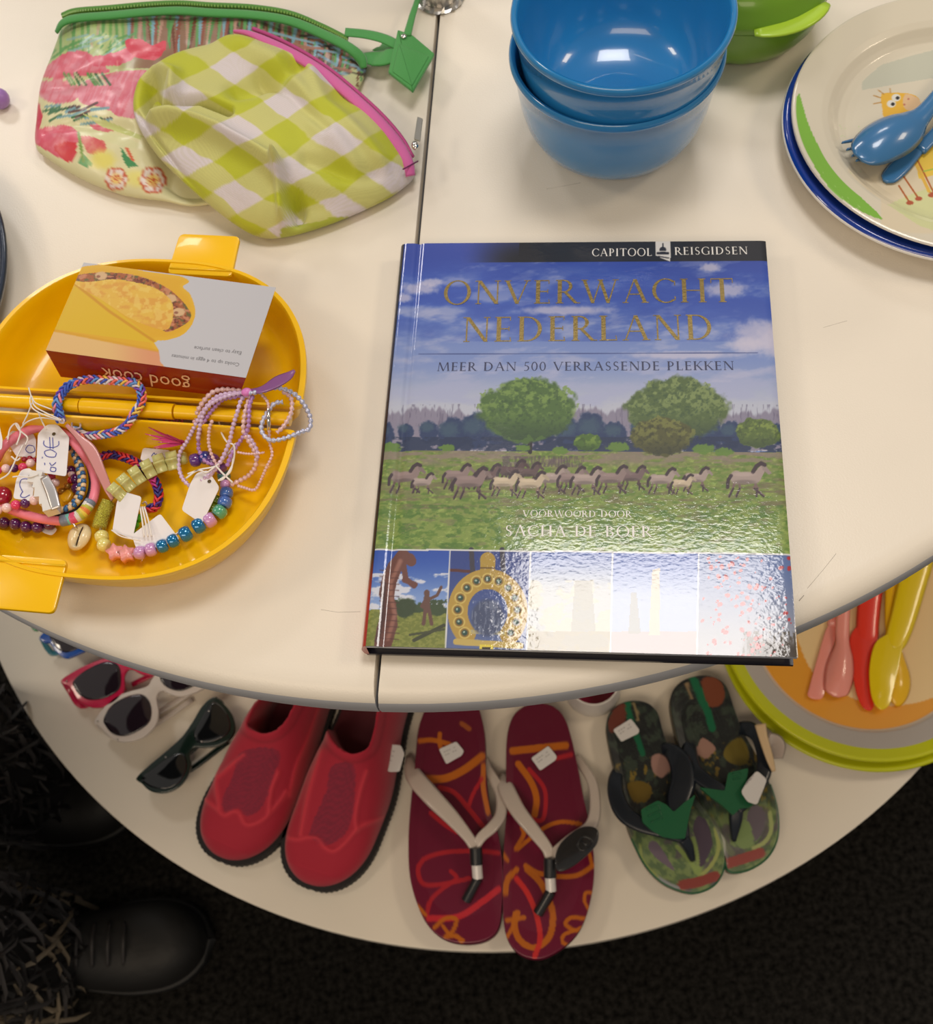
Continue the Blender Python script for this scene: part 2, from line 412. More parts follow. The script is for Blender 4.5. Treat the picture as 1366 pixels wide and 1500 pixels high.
# ------------------------------------------------------------------ floor
m_carpet = mat('dark_carpet', (.010, .0092, .008), .95, bump=(900, 1, .004), spec=.1, var=(150, .3, 3.4))
v, f = box(-3, 3, -2.5, 3.5, -.03, 0)
tag(obj('floor', v, f, m_carpet, smooth=False), kind='structure')
# ------------------------------------------------------------------ two-tier display table
TC = Vector((.048, .707)); R1, R2 = .540, .6276
m_top = mat('cream_laminate', (.80, .735, .63), .32, bump=(900, .16, .0006), var=(7, .965, 1.03), spec=.4)
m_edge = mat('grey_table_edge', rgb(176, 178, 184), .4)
table = empty('display_table', (TC.x, TC.y, 0), 0, 'two-tier round cream display table with a seam across its upper top', 'table')
_s0 = at(632, 60, TOP); _s1 = at(541, 1020, TOP); SA = math.atan2(_s1.y - _s0.y, _s1.x - _s0.x)
def half_ring(sgn, d):
    """half of the disc, d inside its rim, its straight side just beside the seam"""
    e = .0005 + .0012 * (d / .016) ** .5 if d < .016 else .0017; r = R1 - d; b = math.asin(e / r); o = []
    for k in range(121):
        a = b + (math.pi - 2 * b) * k / 120; o.append((r * math.cos(a), r * math.sin(a)))
    c, s_ = math.cos(SA), math.sin(SA)
    return [(TC.x + c * x - s_ * y * sgn, TC.y + s_ * x + c * y * sgn) for x, y in o]
for s in (1, -1):
    prof = [(.004, -.026), (.0008, -.023), (0, -.018), (0, -.011), (.0012, -.0072), (.0046, -.0026), (.0105, -.0004), (.016, 0)]
    v = []; f = []; n = 121
    for d, z in prof: v += [(x, y, TOP + z) for x, y in half_ring(s, d)]
    for i in range(len(prof) - 1):
        for k in range(n):
            l = (k + 1) % n; q = (i * n + k, i * n + l, (i + 1) * n + l, (i + 1) * n + k); f.append(q if s > 0 else q[::-1])
    c0 = tuple(range(n)); c1 = tuple((len(prof) - 1) * n + k for k in range(n))
    f += [c0[::-1], c1] if s > 0 else [c0, c1[::-1]]
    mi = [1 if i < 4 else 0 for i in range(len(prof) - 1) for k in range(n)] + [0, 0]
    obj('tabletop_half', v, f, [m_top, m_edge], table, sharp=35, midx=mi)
v, f = slab([(TC.x + R2 * math.cos(2 * math.pi * k / 200), TC.y + R2 * math.sin(2 * math.pi * k / 200)) for k in range(200)], LOW - .02, LOW, .0015)
obj('lower_shelf', v, f, m_top, table, sharp=35)
m_steel = mat('brushed_steel', (.55, .53, .5), .28, 1.0, bump=(300, .3, .001, (1, 1, .05)))
v, f = lathe([(.0, 1.7), (.0125, 1.7), (.0125, .02), (0, .02)], (TC.x, TC.y, 0), 28)
obj('centre_pole', v, f, m_steel, table, sharp=40)
v, f = lathe([(.018, TOP + .0005), (.0185, TOP + .0012), (.0165, TOP + .002), (.0127, TOP + .0016)], (TC.x, TC.y, 0), 28)
mb = MB().add(v, f[:-2]); random.seed(5)
for k in range(7):
    a = -2.6 + k * .42 + random.random() * .2; r = .0165; x = TC.x + r * math.cos(a); y = TC.y + r * math.sin(a)
    mb.add([(x, y, TOP + .001), (x + .004 * math.cos(a + .5), y + .004 * math.sin(a + .5), TOP + .003), (x + .003 * math.cos(a - .9), y + .003 * math.sin(a - .9), TOP + .0012), (x + .002, y + .001, TOP + .005)], [(0, 1, 2), (0, 3, 1), (1, 3, 2), (0, 2, 3)])
mb.build('pole_collar', mat('torn_foil', (.5, .48, .45), .3, .9), table, smooth=False)
v, f = lathe([(.0, .0), (.26, .0), (.26, .012), (.05, .03), (.035, .05), (.035, LOW - .02), (0, LOW - .02)], (TC.x, TC.y, 0.0), 48)
obj('pedestal', v, f, mat('dark_pedestal', (.03, .03, .03), .5), table, sharp=40)
v, f = lathe([(0, LOW), (.03, LOW), (.03, TOP - .026), (0, TOP - .026)], (TC.x, TC.y, 0), 32)
obj('column', v, f, m_steel, table, sharp=40)
# fine dark scratches in the top
for pts in ([(470, 893), (495, 897), (528, 896)], [(1182, 862), (1205, 835), (1224, 811)], [(1170, 880), (1177, 872)], [(800, 277), (850, 268)], [(1205, 480), (1240, 470)]):
    v, f = sweep([at(x, y, TOP - .00008) for x, y in pts], .0002, 4)
    obj('scratch', v, f, mat('scratch_mark', (.45, .41, .36), .7), table)
# ------------------------------------------------------------------ book
BA = -0.21266; BO = Vector((-0.0677, 0.20645)); BW, BH, BT = .2292, .2712, .0158
bex = Vector((math.cos(BA), math.sin(BA), 0)); bey = Vector((-math.sin(BA), math.cos(BA), 0))
ZB = TOP + BT
def bk(x, y, z): return Vector((BO.x, BO.y, 0)) + bex * x + bey * y + Vector((0, 0, z))
book = empty('book', (BO.x, BO.y, TOP), BA, 'large glossy hardcover travel guide with horses and trees on the cover', 'book')
m_cover = mat('glossy_printed_cover', (.5, .5, .5), .5, coat=1.0, bump=(420, .11, .0007, (.75, 1.2, 1)), attr=True, coat_rough=.04)
NX, NY = 500, 600
gx = np.linspace(0, 1, NX + 1); gy = np.linspace(0, 1, NY + 1)
u, w = np.meshgrid(gx, gy); u = u.ravel(); w = w.ravel()
lx = u * BW; ly = w * BH
hz = -.0011 * np.exp(-((lx - .0115) / .0022) ** 2) - .0016 * np.clip(1 - lx / .004, 0, 1) ** 2 - .0006 * np.clip((lx - BW + .004) / .004, 0, 1) ** 2
V = np.stack([BO.x + bex.x * lx + bey.x * ly, BO.y + bex.y * lx + bey.y * ly, ZB + hz], 1)
X, Y = pix(np.c_[V[:, :2], np.full(len(V), ZB)])
P = Paint(X, Y, (120, 145, 200))
xr = 470 + 0  # reference
def vgrad(y0, c0, y1, c1): 
    t = sstep(y0, y1, Y)[:, None]; m = (Y >= y0 - 1) & (Y < y1 + 1)
    P.C[m] = (np.array(c0) * (1 - t) + np.array(c1) * t)[m]
vgrad(340, (38, 62, 158), 430, (58, 92, 188)); vgrad(430, (58, 92, 188), 520, (130, 150, 205)); vgrad(520, (130, 150, 205), 600, (196, 198, 212)); vgrad(600, (196, 198, 212), 660, (205, 200, 208))
n1 = fbm(X / 70 + Y / 160, Y / 24, 3, 5)
P.put(sstep(.5, .72, n1) * sstep(370, 470, Y) * (Y < 600) * .75, (178, 182, 214))
P.put(sstep(.56, .75, fbm(X / 45, Y / 14 + X / 120, 8, 5)) * (Y < 560) * .35, (205, 200, 222))
P.put(sstep(.6, .35, n1) * .35 * (Y < 500), (42, 70, 170))
for (x, y, rx, ry) in ((612, 422, 26, 8), (632, 414, 16, 6), (590, 436, 12, 6), (1112, 490, 40, 19), (1140, 500, 30, 22), (1040, 392, 14, 6), (1062, 425, 30, 10), (1095, 505, 26, 10), (830, 455, 60, 6), (1000, 520, 70, 5)):
    P.ell(x, y, rx, ry, (212, 204, 222), .75, soft=.5, wob=.8, seed=int(x))
# hazy line of bare trees, then hedge of dark trees
P.put((sstep(.0, 1, (Y - 604 + fbm(X / 14, Y * 0, 4, 4) * 34 - 12) / 6)) * (Y < 660) * .75, (128, 118, 140))
P.put(sstep(.62, .8, fbm(X / 2.2, Y / 16, 6, 2)) * (Y > 592) * (Y < 625) * .55, (100, 92, 118))
for x in range(560, 1150, 34):
    r = 17 + 6 * math.sin(x * 1.7); yy = 634 + 3 * math.sin(x)
    P.ell(x, yy, r, r * 1.15, (38, 58, 100), .95, soft=.12, wob=.5, seed=x)
    P.ell(x - 3, yy - 7, r * .7, r * .5, (66, 92, 112), .8, soft=.5, wob=.9, seed=x + 3)
P.put((Y > 640) * (Y < 664) * .9 * (sstep(.3, .45, fbm(X / 12, Y / 6, 9))), (34, 50, 84))
# meadow
hz0 = 660 + (X - 560) * .004
mea = (Y > hz0)
t = np.clip((Y - 660) / 150, 0, 1)[:, None]
base = np.array((132, 142, 78)) * (1 - t) + np.array((138, 160, 74)) * t
P.C[mea] = base[mea]
P.put(mea * sstep(.42, .68, fbm(X / 9, Y / 4, 21, 5)) * .75, (92, 128, 46))
P.put(mea * sstep(.55, .75, fbm(X / 6, Y / 3, 31, 4)) * .7, (168, 188, 96))
P.put(mea * sstep(.58, .72, fbm(X / 20, Y / 6, 41, 4)) * .5, (128, 118, 92))
P.put(mea * (Y < 684) * sstep(690, 672, Y) * sstep(.4, .6, fbm(X / 30, Y / 5, 51)) * .75, (150, 128, 124))
P.put((Y > 668) * (Y < 684) * (X > 735) * (X < 855) * sstep(.3, .6, fbm(X / 2, Y / 9, 7)) * .7, (92, 76, 88))
P.put(mea * (Y > 700) * (Y < 745) * sstep(.5, .7, fbm(X / 25, Y / 4, 61)) * .6, (120, 104, 84))
P.put(mea * (Y > 740) * sstep(.55, .62, fbm(X / 12, Y / 7, 71, 5)) * .55, (70, 112, 40))
# round trees
def tree(x, y, rx, ry, c0, c1, c2, sd):
    P.ell(x, y, rx, ry, c0, 1, soft=.06, wob=.42, seed=sd)
    d = np.hypot((X - x) / rx, (Y - y) / ry) + (fbm(X / 9, Y / 9, sd) - .5) * .5
    P.put((d < 1) * sstep(.45, .62, fbm(X / 7, Y / 6, sd + 1, 5)) * .85 * sstep(y + ry * .7, y - ry * .4, Y), c1)
    P.put((d < .93) * sstep(.55, .7, fbm(X / 4, Y / 4, sd + 2, 4)) * .6, c2)
    P.put((d < .95) * sstep(y + ry * .1, y + ry, Y) * .55, (c0[0] * .55, c0[1] * .6, c0[2] * .9))
P.line([(776, 632), (776, 662)], 6, (44, 40, 48)); P.line([(776, 640), (762, 615)], 3, (44, 44, 48)); P.line([(776, 640), (792, 612)], 3, (44, 44, 48))
tree(774, 600, 72, 46, (82, 112, 58), (132, 160, 82), (58, 84, 52), 11)
tree(990, 600, 73, 46, (88, 108, 62), (140, 156, 96), (60, 84, 56), 12)
tree(968, 640, 46, 28, (88, 88, 50), (128, 130, 68), (56, 60, 40), 13)
tree(1110, 634, 32, 22, (92, 112, 56), (140, 158, 76), (64, 80, 50), 14)
tree(860, 648, 20, 13, (80, 112, 48), (128, 156, 66), (60, 84, 44), 15)
for x, y, r in ((655, 656, 9), (573, 655, 11), (905, 655, 12), (1030, 658, 12), (1060, 662, 10), (765, 656, 8), (820, 660, 9)):
    P.ell(x, y, r * 1.3, r * .6, (104, 138, 58), .95, wob=.8, seed=x)
# horses: body, neck, head, legs, dark mane and tail
def horse(x, y, s, c, flip=1, gallop=0):
    s = s * 1.28
    q = lambda a, b: (x + a * s * flip, y + b * s)
    dk = (66, 50, 58)
    for (hx, k0, k1, fx) in ((-9, -2, -5, -3), (-6, 1, -2, 2), (7, 3, 2, 6), (9, -2, 6, -2)):
        P.line([q(hx, 3), q(hx + k0 + gallop, 9), q(hx + k1, 15)], 1.9 * s, (c[0] * .72, c[1] * .66, c[2] * .66))
        P.line([q(hx + k0 * .8, 9), q(hx + k1, 16)], 1.3 * s, dk)
    P.ell(*q(0, 0), 12.5 * s, 5.2 * s, c, soft=.15); P.ell(*q(-8, -.5), 5.4 * s, 5.6 * s, c, soft=.15); P.ell(*q(8, -.8), 5 * s, 5.4 * s, c, soft=.15)
    P.poly([q(7, -4), q(12, 2), q(17, -7), q(13, -11)], c); P.poly([q(12.5, -11.5), q(17, -10), q(22, -4), q(20, -2.5), q(14.5, -6.5)], tuple(k * .9 for k in c))
    P.line([q(6, -5), q(9, -10), q(13, -12.5), q(16, -11)], 3.2 * s, dk); P.line([q(-12.5, -2), q(-15, 2), q(-15.5, 8)], 2.8 * s, dk)
    P.ell(*q(-1, 3.6), 9 * s, 1.9 * s, tuple(k * .68 for k in c), .7, soft=.5)
    P.ell(*q(-2, -3), 9 * s, 1.8 * s, tuple(min(255, k * 1.14) for k in c), .6, soft=.5)
br = (176, 156, 148); lt = (206, 186, 158); gb = (150, 128, 124)
for hdat in ((592, 698, 1.15, gb, 1), (618, 706, .8, br, 1), (668, 696, 1.0, gb, 1), (712, 696, 1.0, (110, 86, 86), 1), (748, 690, 1.0, (96, 74, 76), 1), (772, 692, .9, (104, 84, 84), 1),
             (687, 705, 1.25, gb, 1), (806, 700, 1.1, br, 1), (836, 700, 1.0, gb, 1), (857, 702, 1.1, br, 1), (925, 698, .95, (122, 100, 100), 1), (895, 700, 1.1, gb, 1),
             (738, 706, 1.0, lt, 1), (776, 708, 1.05, lt, 1), (968, 702, 1.0, br, 1), (1018, 700, .95, br, 1), (998, 708, .8, lt, 1), (1092, 700, 1.35, br, 1)):
    horse(*hdat)
# white ornamental lettering has its own geometry; black band at the head
P.put((Y < 350.5 + 31.5 - (X - 1122) * .0068) * sstep(672, 760, X), (16, 17, 30))
P.put((Y < 389) * (X < 760) * .55 * sstep(382, 340, Y), (70, 92, 190))
P.poly([(960, 352), (981.5, 351.5), (981.5, 383), (976, 381), (968, 378), (960, 374)], (232, 226, 220))
P.ell(970.5, 366, 5, 4.5, (30, 30, 44)); P.line([(970.5, 357), (970.5, 364)], 1.6, (30, 30, 44)); P.line([(963, 371), (978, 371)], 3.5, (30, 30, 44)); P.line([(964, 375.5), (979, 378)], 1.4, (30, 30, 44))
P.line([(963.5, 368), (977.5, 368)], .8, (232, 226, 220), soft=.3)
# strip of five small pictures (upper border runs 805 -> 812)
yb = lambda x: 804.5 + (x - 545) * .0122
strip = Y > yb(X)
P.C[strip] = (190, 190, 200)
e = [(531, 545), (651, 659), (770, 777), (893, 897), (1020, 1023), (1172, 1160)]   # x of the dividers at the foot and at the head
def fr(i): return [(e[i][1], yb(e[i][1])), (e[i + 1][1], yb(e[i + 1][1])), (e[i + 1][0], 970), (e[i][0], 950 if i == 0 else 975)]
def grad(mask, y0, c0, y1, c1):
    t = sstep(y0, y1, Y)[:, None]; P.C[mask] = (np.array(c0) * (1 - t) + np.array(c1) * t)[mask]
m0 = P.inside([(520, 790), (659, 790), (651, 985), (510, 985)]) & strip
grad(m0, 805, (38, 82, 178), 900, (150, 176, 222))
P.put(m0 * sstep(.5, .62, fbm(X / 22, Y / 12, 5)) * (Y > 840) * .9, (232, 230, 236)); P.put(m0 * (Y > 893), (120, 128, 52))
P.put(m0 * (Y > 893) * sstep(.45, .6, fbm(X / 5, Y / 3, 9)) * .6, (160, 160, 80))
P.put(m0 * (Y > 878) * (Y < 897) * (X > 575) * sstep(.35, .45, fbm(X / 8, Y / 10, 3) + (Y - 885) / 60), (60, 78, 46))
P.ell(592, 890, 18, 14, (54, 70, 40), wob=.6); P.ell(640, 895, 14, 7, (60, 78, 44), wob=.6)
P.line([(606, 938), (650, 916)], 5, (62, 66, 40)); P.line([(600, 930), (650, 922)], 3, (70, 74, 44))
for pts, wd in (([(590, 816), (578, 830), (570, 850), (566, 870)], 22), ([(566, 868), (570, 895), (562, 920), (558, 944)], 20), ([(572, 885), (574, 915), (566, 942)], 16), ([(590, 822), (594, 848), (606, 858)], 8), ([(600, 818), (602, 822)], 15), ([(592, 850), (608, 856)], 7)):
    P.line(pts, wd, (112, 66, 56))
P.line([(586, 822), (572, 852), (572, 872), (578, 900), (568, 935)], 5, (168, 116, 100), .8, soft=3); P.line([(562, 855), (560, 905), (552, 938)], 5, (70, 38, 36), .8, soft=3)
for y in range(835, 940, 9): P.line([(556, y), (584, y + 3)], 1.2, (80, 44, 42), .6)
for pts, wd in (([(625, 876), (625, 893)], 9), ([(623, 893), (620, 914)], 5), ([(628, 893), (632, 914)], 5), ([(628, 878), (640, 872), (646, 860)], 4), ([(622, 880), (617, 888), (624, 892)], 4), ([(625, 868), (625, 871)], 8)):
    P.line(pts, wd, (106, 72, 62))
m1 = P.inside([(659, 790), (777, 790), (770, 985), (651, 985)]) & strip
grad(m1, 805, (44, 66, 138), 960, (96, 112, 158))
P.line([(660, 835), (700, 838)], 4, (90, 40, 36)); P.line([(690, 805), (692, 838), (704, 850)], 7, (60, 56, 70)); P.line([(735, 805), (737, 838), (728, 850)], 7, (60, 56, 70))
arc = [(714 + 44 * math.cos(a), 896 - 48 * math.sin(a)) for a in np.linspace(-.75, math.pi + .75, 40)]
P.line(arc, 29, (190, 154, 66)); P.line(arc, 4, (120, 88, 30)); P.line([(714, 820), (714, 852)], 22, (184, 150, 60)); P.line([(704, 832), (724, 832)], 2, (110, 80, 30)); P.line([(702, 846), (726, 846)], 2, (110, 80, 30))
P.line([(668, 940), (762, 946)], 9, (206, 178, 96)); P.line([(684, 925), (744, 928)], 5, (198, 180, 120))
for k in range(13):
    a = -.7 + (math.pi + 1.4) * k / 12; x, y = 714 + 44 * math.cos(a), 896 - 48 * math.sin(a)
    P.ell(x, y, 8.5, 8.5, (226, 200, 110)); P.ell(x, y, 6.6, 6.6, (140, 104, 40)); P.ell(x, y, 4.2, 4.2, (36, 74, 64)); P.ell(x - 1, y - 1, 1.6, 1.6, (180, 200, 180))
P.poly([(702, 944), (722, 944), (722, 956), (702, 955)], (238, 214, 70)); P.poly([(706, 948), (718, 948), (718, 951), (706, 951)], (50, 40, 24))
P.ell(714, 905, 24, 27, (70, 80, 112)); P.put(P.inside([(692, 880), (736, 880), (738, 930), (690, 930)]) * sstep(.5, .6, fbm(X / 3, Y / 12, 2)) * .5, (150, 158, 178))
m2 = P.inside([(777, 790), (897, 790), (893, 985), (770, 985)]) & strip  # glare over this and the next picture is painted in as paleness
grad(m2, 805, (70, 100, 176), 870, (176, 178, 180)); P.put(m2 * (Y > 850) * sstep(.4, .5, fbm(X / 26, Y / 20, 7)) * .6, (200, 186, 150)); P.put(m2 * (Y > 925) * .7, (150, 136, 104))
P.poly([(842, 850), (866, 850), (872, 925), (836, 925)], (150, 146, 132), .8)
m3 = P.inside([(897, 790), (1023, 790), (1020, 985), (893, 985)]) & strip
grad(m3, 805, (66, 98, 180), 880, (160, 174, 208)); P.put(m3 * (Y > 925) * .6, (188, 150, 130))
P.poly([(955, 835), (966, 832), (966, 930), (950, 930)], (196, 182, 160)); P.poly([(924, 868), (932, 868), (938, 928), (920, 928)], (150, 148, 140), .8)
m4 = P.inside([(1023, 790), (1200, 790), (1200, 985), (1020, 985)]) & strip
grad(m4, 810, (92, 116, 170), 960, (160, 160, 168)); 
P.put(m4 * (sstep(930, 950, Y - 16 * fbm(X / 9, X * 0, 4) + 8)) * sstep(1080, 1120, X) * .95, (58, 46, 34)); P.put(m4 * (Y > 925) * (X > 1085) * sstep(.5, .6, fbm(X / 3, Y / 12, 14)) * .8, (70, 58, 40))
rs = random.Random(4)
for k in range(120):
    x = rs.uniform(1025, 1160); y = rs.uniform(815, 962); r = rs.choice((1.2, 1.8, 2.5, 3.4))
    P.ell(x, y, r * 1.2, r * .9, (196, 36, 40), .9, rot=rs.uniform(0, 3), wob=.5, seed=k)
for i in (1, 2, 3, 4): P.line([e[i][::-1][:1] + (0,), (0, 0)] if 0 else [(e[i][1], yb(e[i][1])), (e[i][0], 975)], 1.6, (232, 230, 228))
P.put((np.abs(Y - yb(X)) < 1.1), (226, 224, 222))
P.line([(613, 518.7), (1109, 516.8)], 1.1, (70, 84, 140), soft=.5)
cols = alb(P.C, .92)
# top sheet of the cover bends down at the rims into the board
obj('cover_front', V, dg(NX, NY), m_cover, book, cols=cols)
m_board = mat('cover_edge_print', (.012, .012, .022), .3, coat=.6)
m_page = mat('book_pages', (.70, .66, .58), .8, bump=(2500, .5, .0006, (.02, .02, 1)))
def bbox(name, x0, x1, y0, y1, z0, z1, m, par=book):
    v = [bk(x, y, z) for z in (z0, z1) for x, y in ((x0, y0), (x1, y0), (x1, y1), (x0, y1))]
    return obj(name, v, [(3, 2, 1, 0), (4, 5, 6, 7), (0, 1, 5, 4), (1, 2, 6, 5), (2, 3, 7, 6), (3, 0, 4, 7)], m, par, smooth=False)
bbox('cover_board', .0005, BW - .0002, .0002, BH - .0002, ZB - .0034, ZB - .0018, mat('board_grey_blue', (.42, .45, .52), .35, coat=.5))
bbox('page_block', .004, BW - .004, .0035, BH - .0035, TOP + .0026, ZB - .0034, m_page)
bbox('cover_back', 0, BW, 0, BH, TOP + .0002, TOP + .0025, m_board)
# rounded spine
pts = []
for k in range(9):
    a = math.pi / 2 + math.pi * k / 8; pts.append((.0015 + .0032 * math.cos(a), TOP + BT / 2 + (BT / 2 - .0005) * math.sin(a)))
v = [bk(x, y, z) for y in (0, BH) for x, z in pts]; n = len(pts)
v = []; YY = [0, .03, .0302, .052, .0522, .2, .202, .225, .226, BH]
for y in YY: v += [bk(x, y, z) for x, z in pts]
f = [(i * n + k, (i + 1) * n + k, (i + 1) * n + k + 1, i * n + k + 1) for i in range(len(YY) - 1) for k in range(n - 1)]
f += [tuple(range(n)), tuple((len(YY) - 1) * n + k for k in range(n))[::-1]]
colz = []
for i, y in enumerate(YY): colz += [((.35, .02, .02) if y < .031 else (.015, .012, .014) if y < .0525 else (.012, .015, .045) if y < .26 else (.015, .015, .04))] * n
obj('spine', v, f, mat('glossy_spine', (.1, .1, .1), .3, coat=1, attr=True), book, cols=np.array(colz), sharp=60)
# lettering
m_gold = mat('gold_foil', (.24, .175, .06), .42, .6, bump=(500, .3, .001)); m_white = mat('white_print', (.8, .78, .76), .4, coat=.6); m_ink = mat('dark_blue_print', (.03, .035, .09), .4, coat=.6)
def rom(name, text, x0, y0, x1, y1, capx, m):
    a = at(x0, y0, ZB); b = at(x1, y1, ZB); c = at(x0, y0 - capx, ZB)
    return roman(name, text, a, b, (c - a).length, ZB, m, book)
rom('title_lettering', 'ONVERWACHT', 648, 446, 1076, 442.5, 34, m_gold)
rom('title_lettering', 'NEDERLAND', 676, 501, 1046, 497.5, 36, m_gold)
rom('subtitle_lettering', 'MEER DAN 500 VERRASSENDE PLEKKEN', 640, 543.5, 1075, 542, 12.5, m_ink)
rom('series_lettering', 'CAPITOOL', 866.5, 375.5, 955, 375, 11, m_white)
rom('series_lettering', 'REISGIDSEN', 987.5, 373.5, 1095, 372.5, 11, m_white)
rom('foreword_lettering', 'VOORWOORD DOOR', 765, 757, 925, 758, 9.5, m_white)
rom('foreword_lettering', 'SACHA DE BOER', 739, 785.5, 955, 787, 16, m_white)
# ------------------------------------------------------------------ blue bowls
m_blue = mat('blue_melamine', rgb(40, 132, 196), .22, coat=.7, spec=.5, bump=(60, .015, .001))
BP = [(0, 0), (.034, 0), (.0345, .001), (.046, .0045), (.056, .0125), (.0612, .021), (.0642, .031), (.0660, .043), (.0672, .054), (.0695, .0555), (.0702, .0575), (.0697, .0595), (.0685, .0602),
      (.0665, .0595), (.0655, .057), (.0640, .044), (.0615, .031), (.0580, .021), (.052, .0125), (.042, .0062), (.02, .0035), (0, .003)]
BP = [(r * .967, z * 1.25) for r, z in BP]
for i, (c, dz, lab) in enumerate((((.1437, .5457), 0, 'lower blue bowl of the nested pair, standing on the tabletop'), ((.1456, .5435), .0300, 'upper blue bowl of the nested pair, its empty inside facing up'))):
    b = empty('bowl', (*c, TOP + dz), 0, lab, 'bowl', 'nested blue bowls')
    v, f = lathe(BP[:13], (*c, TOP + dz + .0001), 96); obj('outer_wall', v, f[:-1], m_blue, b, sharp=60)
    v, f = lathe(BP[12:], (*c, TOP + dz + .0001), 96); obj('inner_wall', v, f[:-1], m_blue, b, sharp=60)
# ------------------------------------------------------------------ lime lidded pot with a tab
m_lime = mat('lime_plastic', rgb(128, 178, 44), .3, coat=.3, trans=.25, sss=.3)
gc = (.2525, .6270)
g = empty('lidded_pot', (*gc, TOP), 0, 'round lime green lidded pot with a pull tab, behind the blue bowls', 'pot')
prof = [(0, 0), (.032, 0), (.040, .002), (.049, .009), (.0545, .019), (.0570, .030), (.0578, .0405)]
v, f = lathe(prof, (*gc, TOP), 72); obj('pot_body', v, f, m_lime, g, sharp=50)
prof = [(.0575, .0405), (.0588, .042), (.0588, .047), (.0570, .049), (.055, .056), (.048, .064), (.036, .069), (.02, .071), (0, .0715)]
v, f = lathe(prof, (*gc, TOP), 72); obj('lid', v, f, m_lime, g, sharp=50)
mb = MB(); path = []
for k in range(13):
    a = math.radians(-101 + 52 * k / 12); path.append((gc[0] + .0625 * math.cos(a), gc[1] + .0625 * math.sin(a), TOP + .047))
wd = [.001 + .0125 * math.sin(math.pi * min(1, (k + .6) / 13)) ** .45 for k in range(13)]
v, f = loft(path, wd, .0022); obj('pull_tab', v, f, mat('light_lime_plastic', rgb(172, 208, 56), .3, coat=.3), g)['label'] = 'paler lime pull tab'
# ------------------------------------------------------------------ plates on the right
m_wht = mat('white_melamine', (.82, .79, .74), .25, coat=.5)
m_navy = mat('royal_blue_glaze', rgb(18, 56, 150), .18, coat=.8)
c = (.3575, .4855); pl = empty('plate', (*c, TOP), 0, 'white plate with a royal blue rim, under the cream plate', 'plate')
prof = [(0, 0), (.070, 0), (.074, .001), (.085, .006), (.1, .011), (.1105, .0146), (.1118, .0163), (.1110, .0176), (.1096, .0180)]
v, f = lathe(prof, (*c, TOP), 128); obj('plate_body', v, f[:-1], m_wht, pl)
v, f = lathe([(.1110, .0176), (.1098, .0190), (.1080, .0193), (.1050, .0180), (.103, .0172)], (*c, TOP), 128); obj('blue_rim', v, f[:-2], m_navy, pl)['label'] = 'royal blue rim'
v, f = lathe([(.103, .0172), (.090, .0125), (.078, .0062), (.070, .0035), (0, .0033)], (*c, TOP), 128); obj('plate_inside', v, f[:-1], m_navy, pl)
ZP = TOP + .0105
c = (.3605, .4855); pl2 = empty('plate', (*c, ZP), 0, "cream children's plate printed with a giraffe and a green crescent", 'plate')
prof = [(0, .0), (.066, 0), (.076, .0008), (.084, .0050), (.095, .0092), (.1085, .0126), (.1100, .0142), (.1095, .0156)]
v, f = lathe(prof, (*c, ZP), 128); obj('plate_body', v, f[:-1], m_wht, pl2)
pr = [(.1095, .0156), (.1082, .0160), (.1060, .0154), (.098, .0136), (.0900, .0118), (.0855, .0098), (.0815, .0062), (.078, .0036), (.073, .0024), (.068, .0022), (0, .0022)]
rr = []; 
for (r0, z0), (r1, z1) in zip(pr[:-1], pr[1:]):
    k = max(1, int((r0 - r1) / .0006))
    for j in range(k): rr.append((r0 + (r1 - r0) * j / k, z0 + (z1 - z0) * j / k))
N = 560; A = np.arange(N) * 2 * np.pi / N; R_ = np.array(rr)
V = np.stack([c[0] + R_[:, 0, None] * np.cos(A), c[1] + R_[:, 0, None] * np.sin(A), ZP + np.repeat(R_[:, 1, None], N, 1)], 2).reshape(-1, 3)
k = np.arange(N); F = np.concatenate([np.stack([i * N + k, (i + 1) * N + k, (i + 1) * N + (k + 1) % N, i * N + (k + 1) % N], 1) for i in range(len(rr) - 1)])[:, ::-1]
X, Y = pix(V); P = Paint(X, Y, (231, 218, 192))
P.ell(1400, 235, 165, 100, (236, 216, 180), .8, rot=-.3, soft=.02)
P.poly([(1262, 120), (1290, 95), (1340, 80), (1400, 65), (1460, 60), (1460, 100), (1380, 112), (1320, 122), (1262, 132)], (206, 204, 182), .9)
P.poly([(1300, 300), (1340, 282), (1400, 262), (1460, 250), (1460, 340), (1400, 350), (1345, 330)], (222, 222, 160), .9)
cres = spl2([(1169.5, 136), (1165, 158), (1168, 182), (1181, 222), (1214, 275), (1256, 307), (1292, 321), (1266, 294), (1232, 264), (1208, 231), (1187, 190), (1176, 157)], 5)
P.poly(cres, (138, 192, 70))
sp = random.Random(3)
for q in range(50): P.ell(sp.uniform(1170, 1270), sp.uniform(180, 305), .7, .7, (190, 220, 140), .6)
P.C[~P.inside(cres) & (X < 1290) & (Y > 130) & (np.hypot(V[:, 0] - c[0], V[:, 1] - c[1]) > .088)] = (231, 218, 192)
P.poly(spl2([(1290, 140), (1300, 136), (1330, 137), (1345, 144), (1346, 156), (1330, 170), (1296, 172), (1292, 160)], 4), (244, 188, 62))
P.poly(spl2([(1326, 138), (1344, 144), (1348, 156), (1330, 162), (1322, 152)], 4), (238, 196, 148))
for x, y in ((1312, 143), (1305, 152)): P.ell(x, y, 6.6, 5.5, (240, 234, 220)); P.ell(x + 2.2, y + .5, 3, 2.6, (50, 44, 40))
P.ell(1330, 145, 1.6, 1.6, (200, 120, 100)); P.ell(1324, 153, 1.6, 1.6, (200, 120, 100))
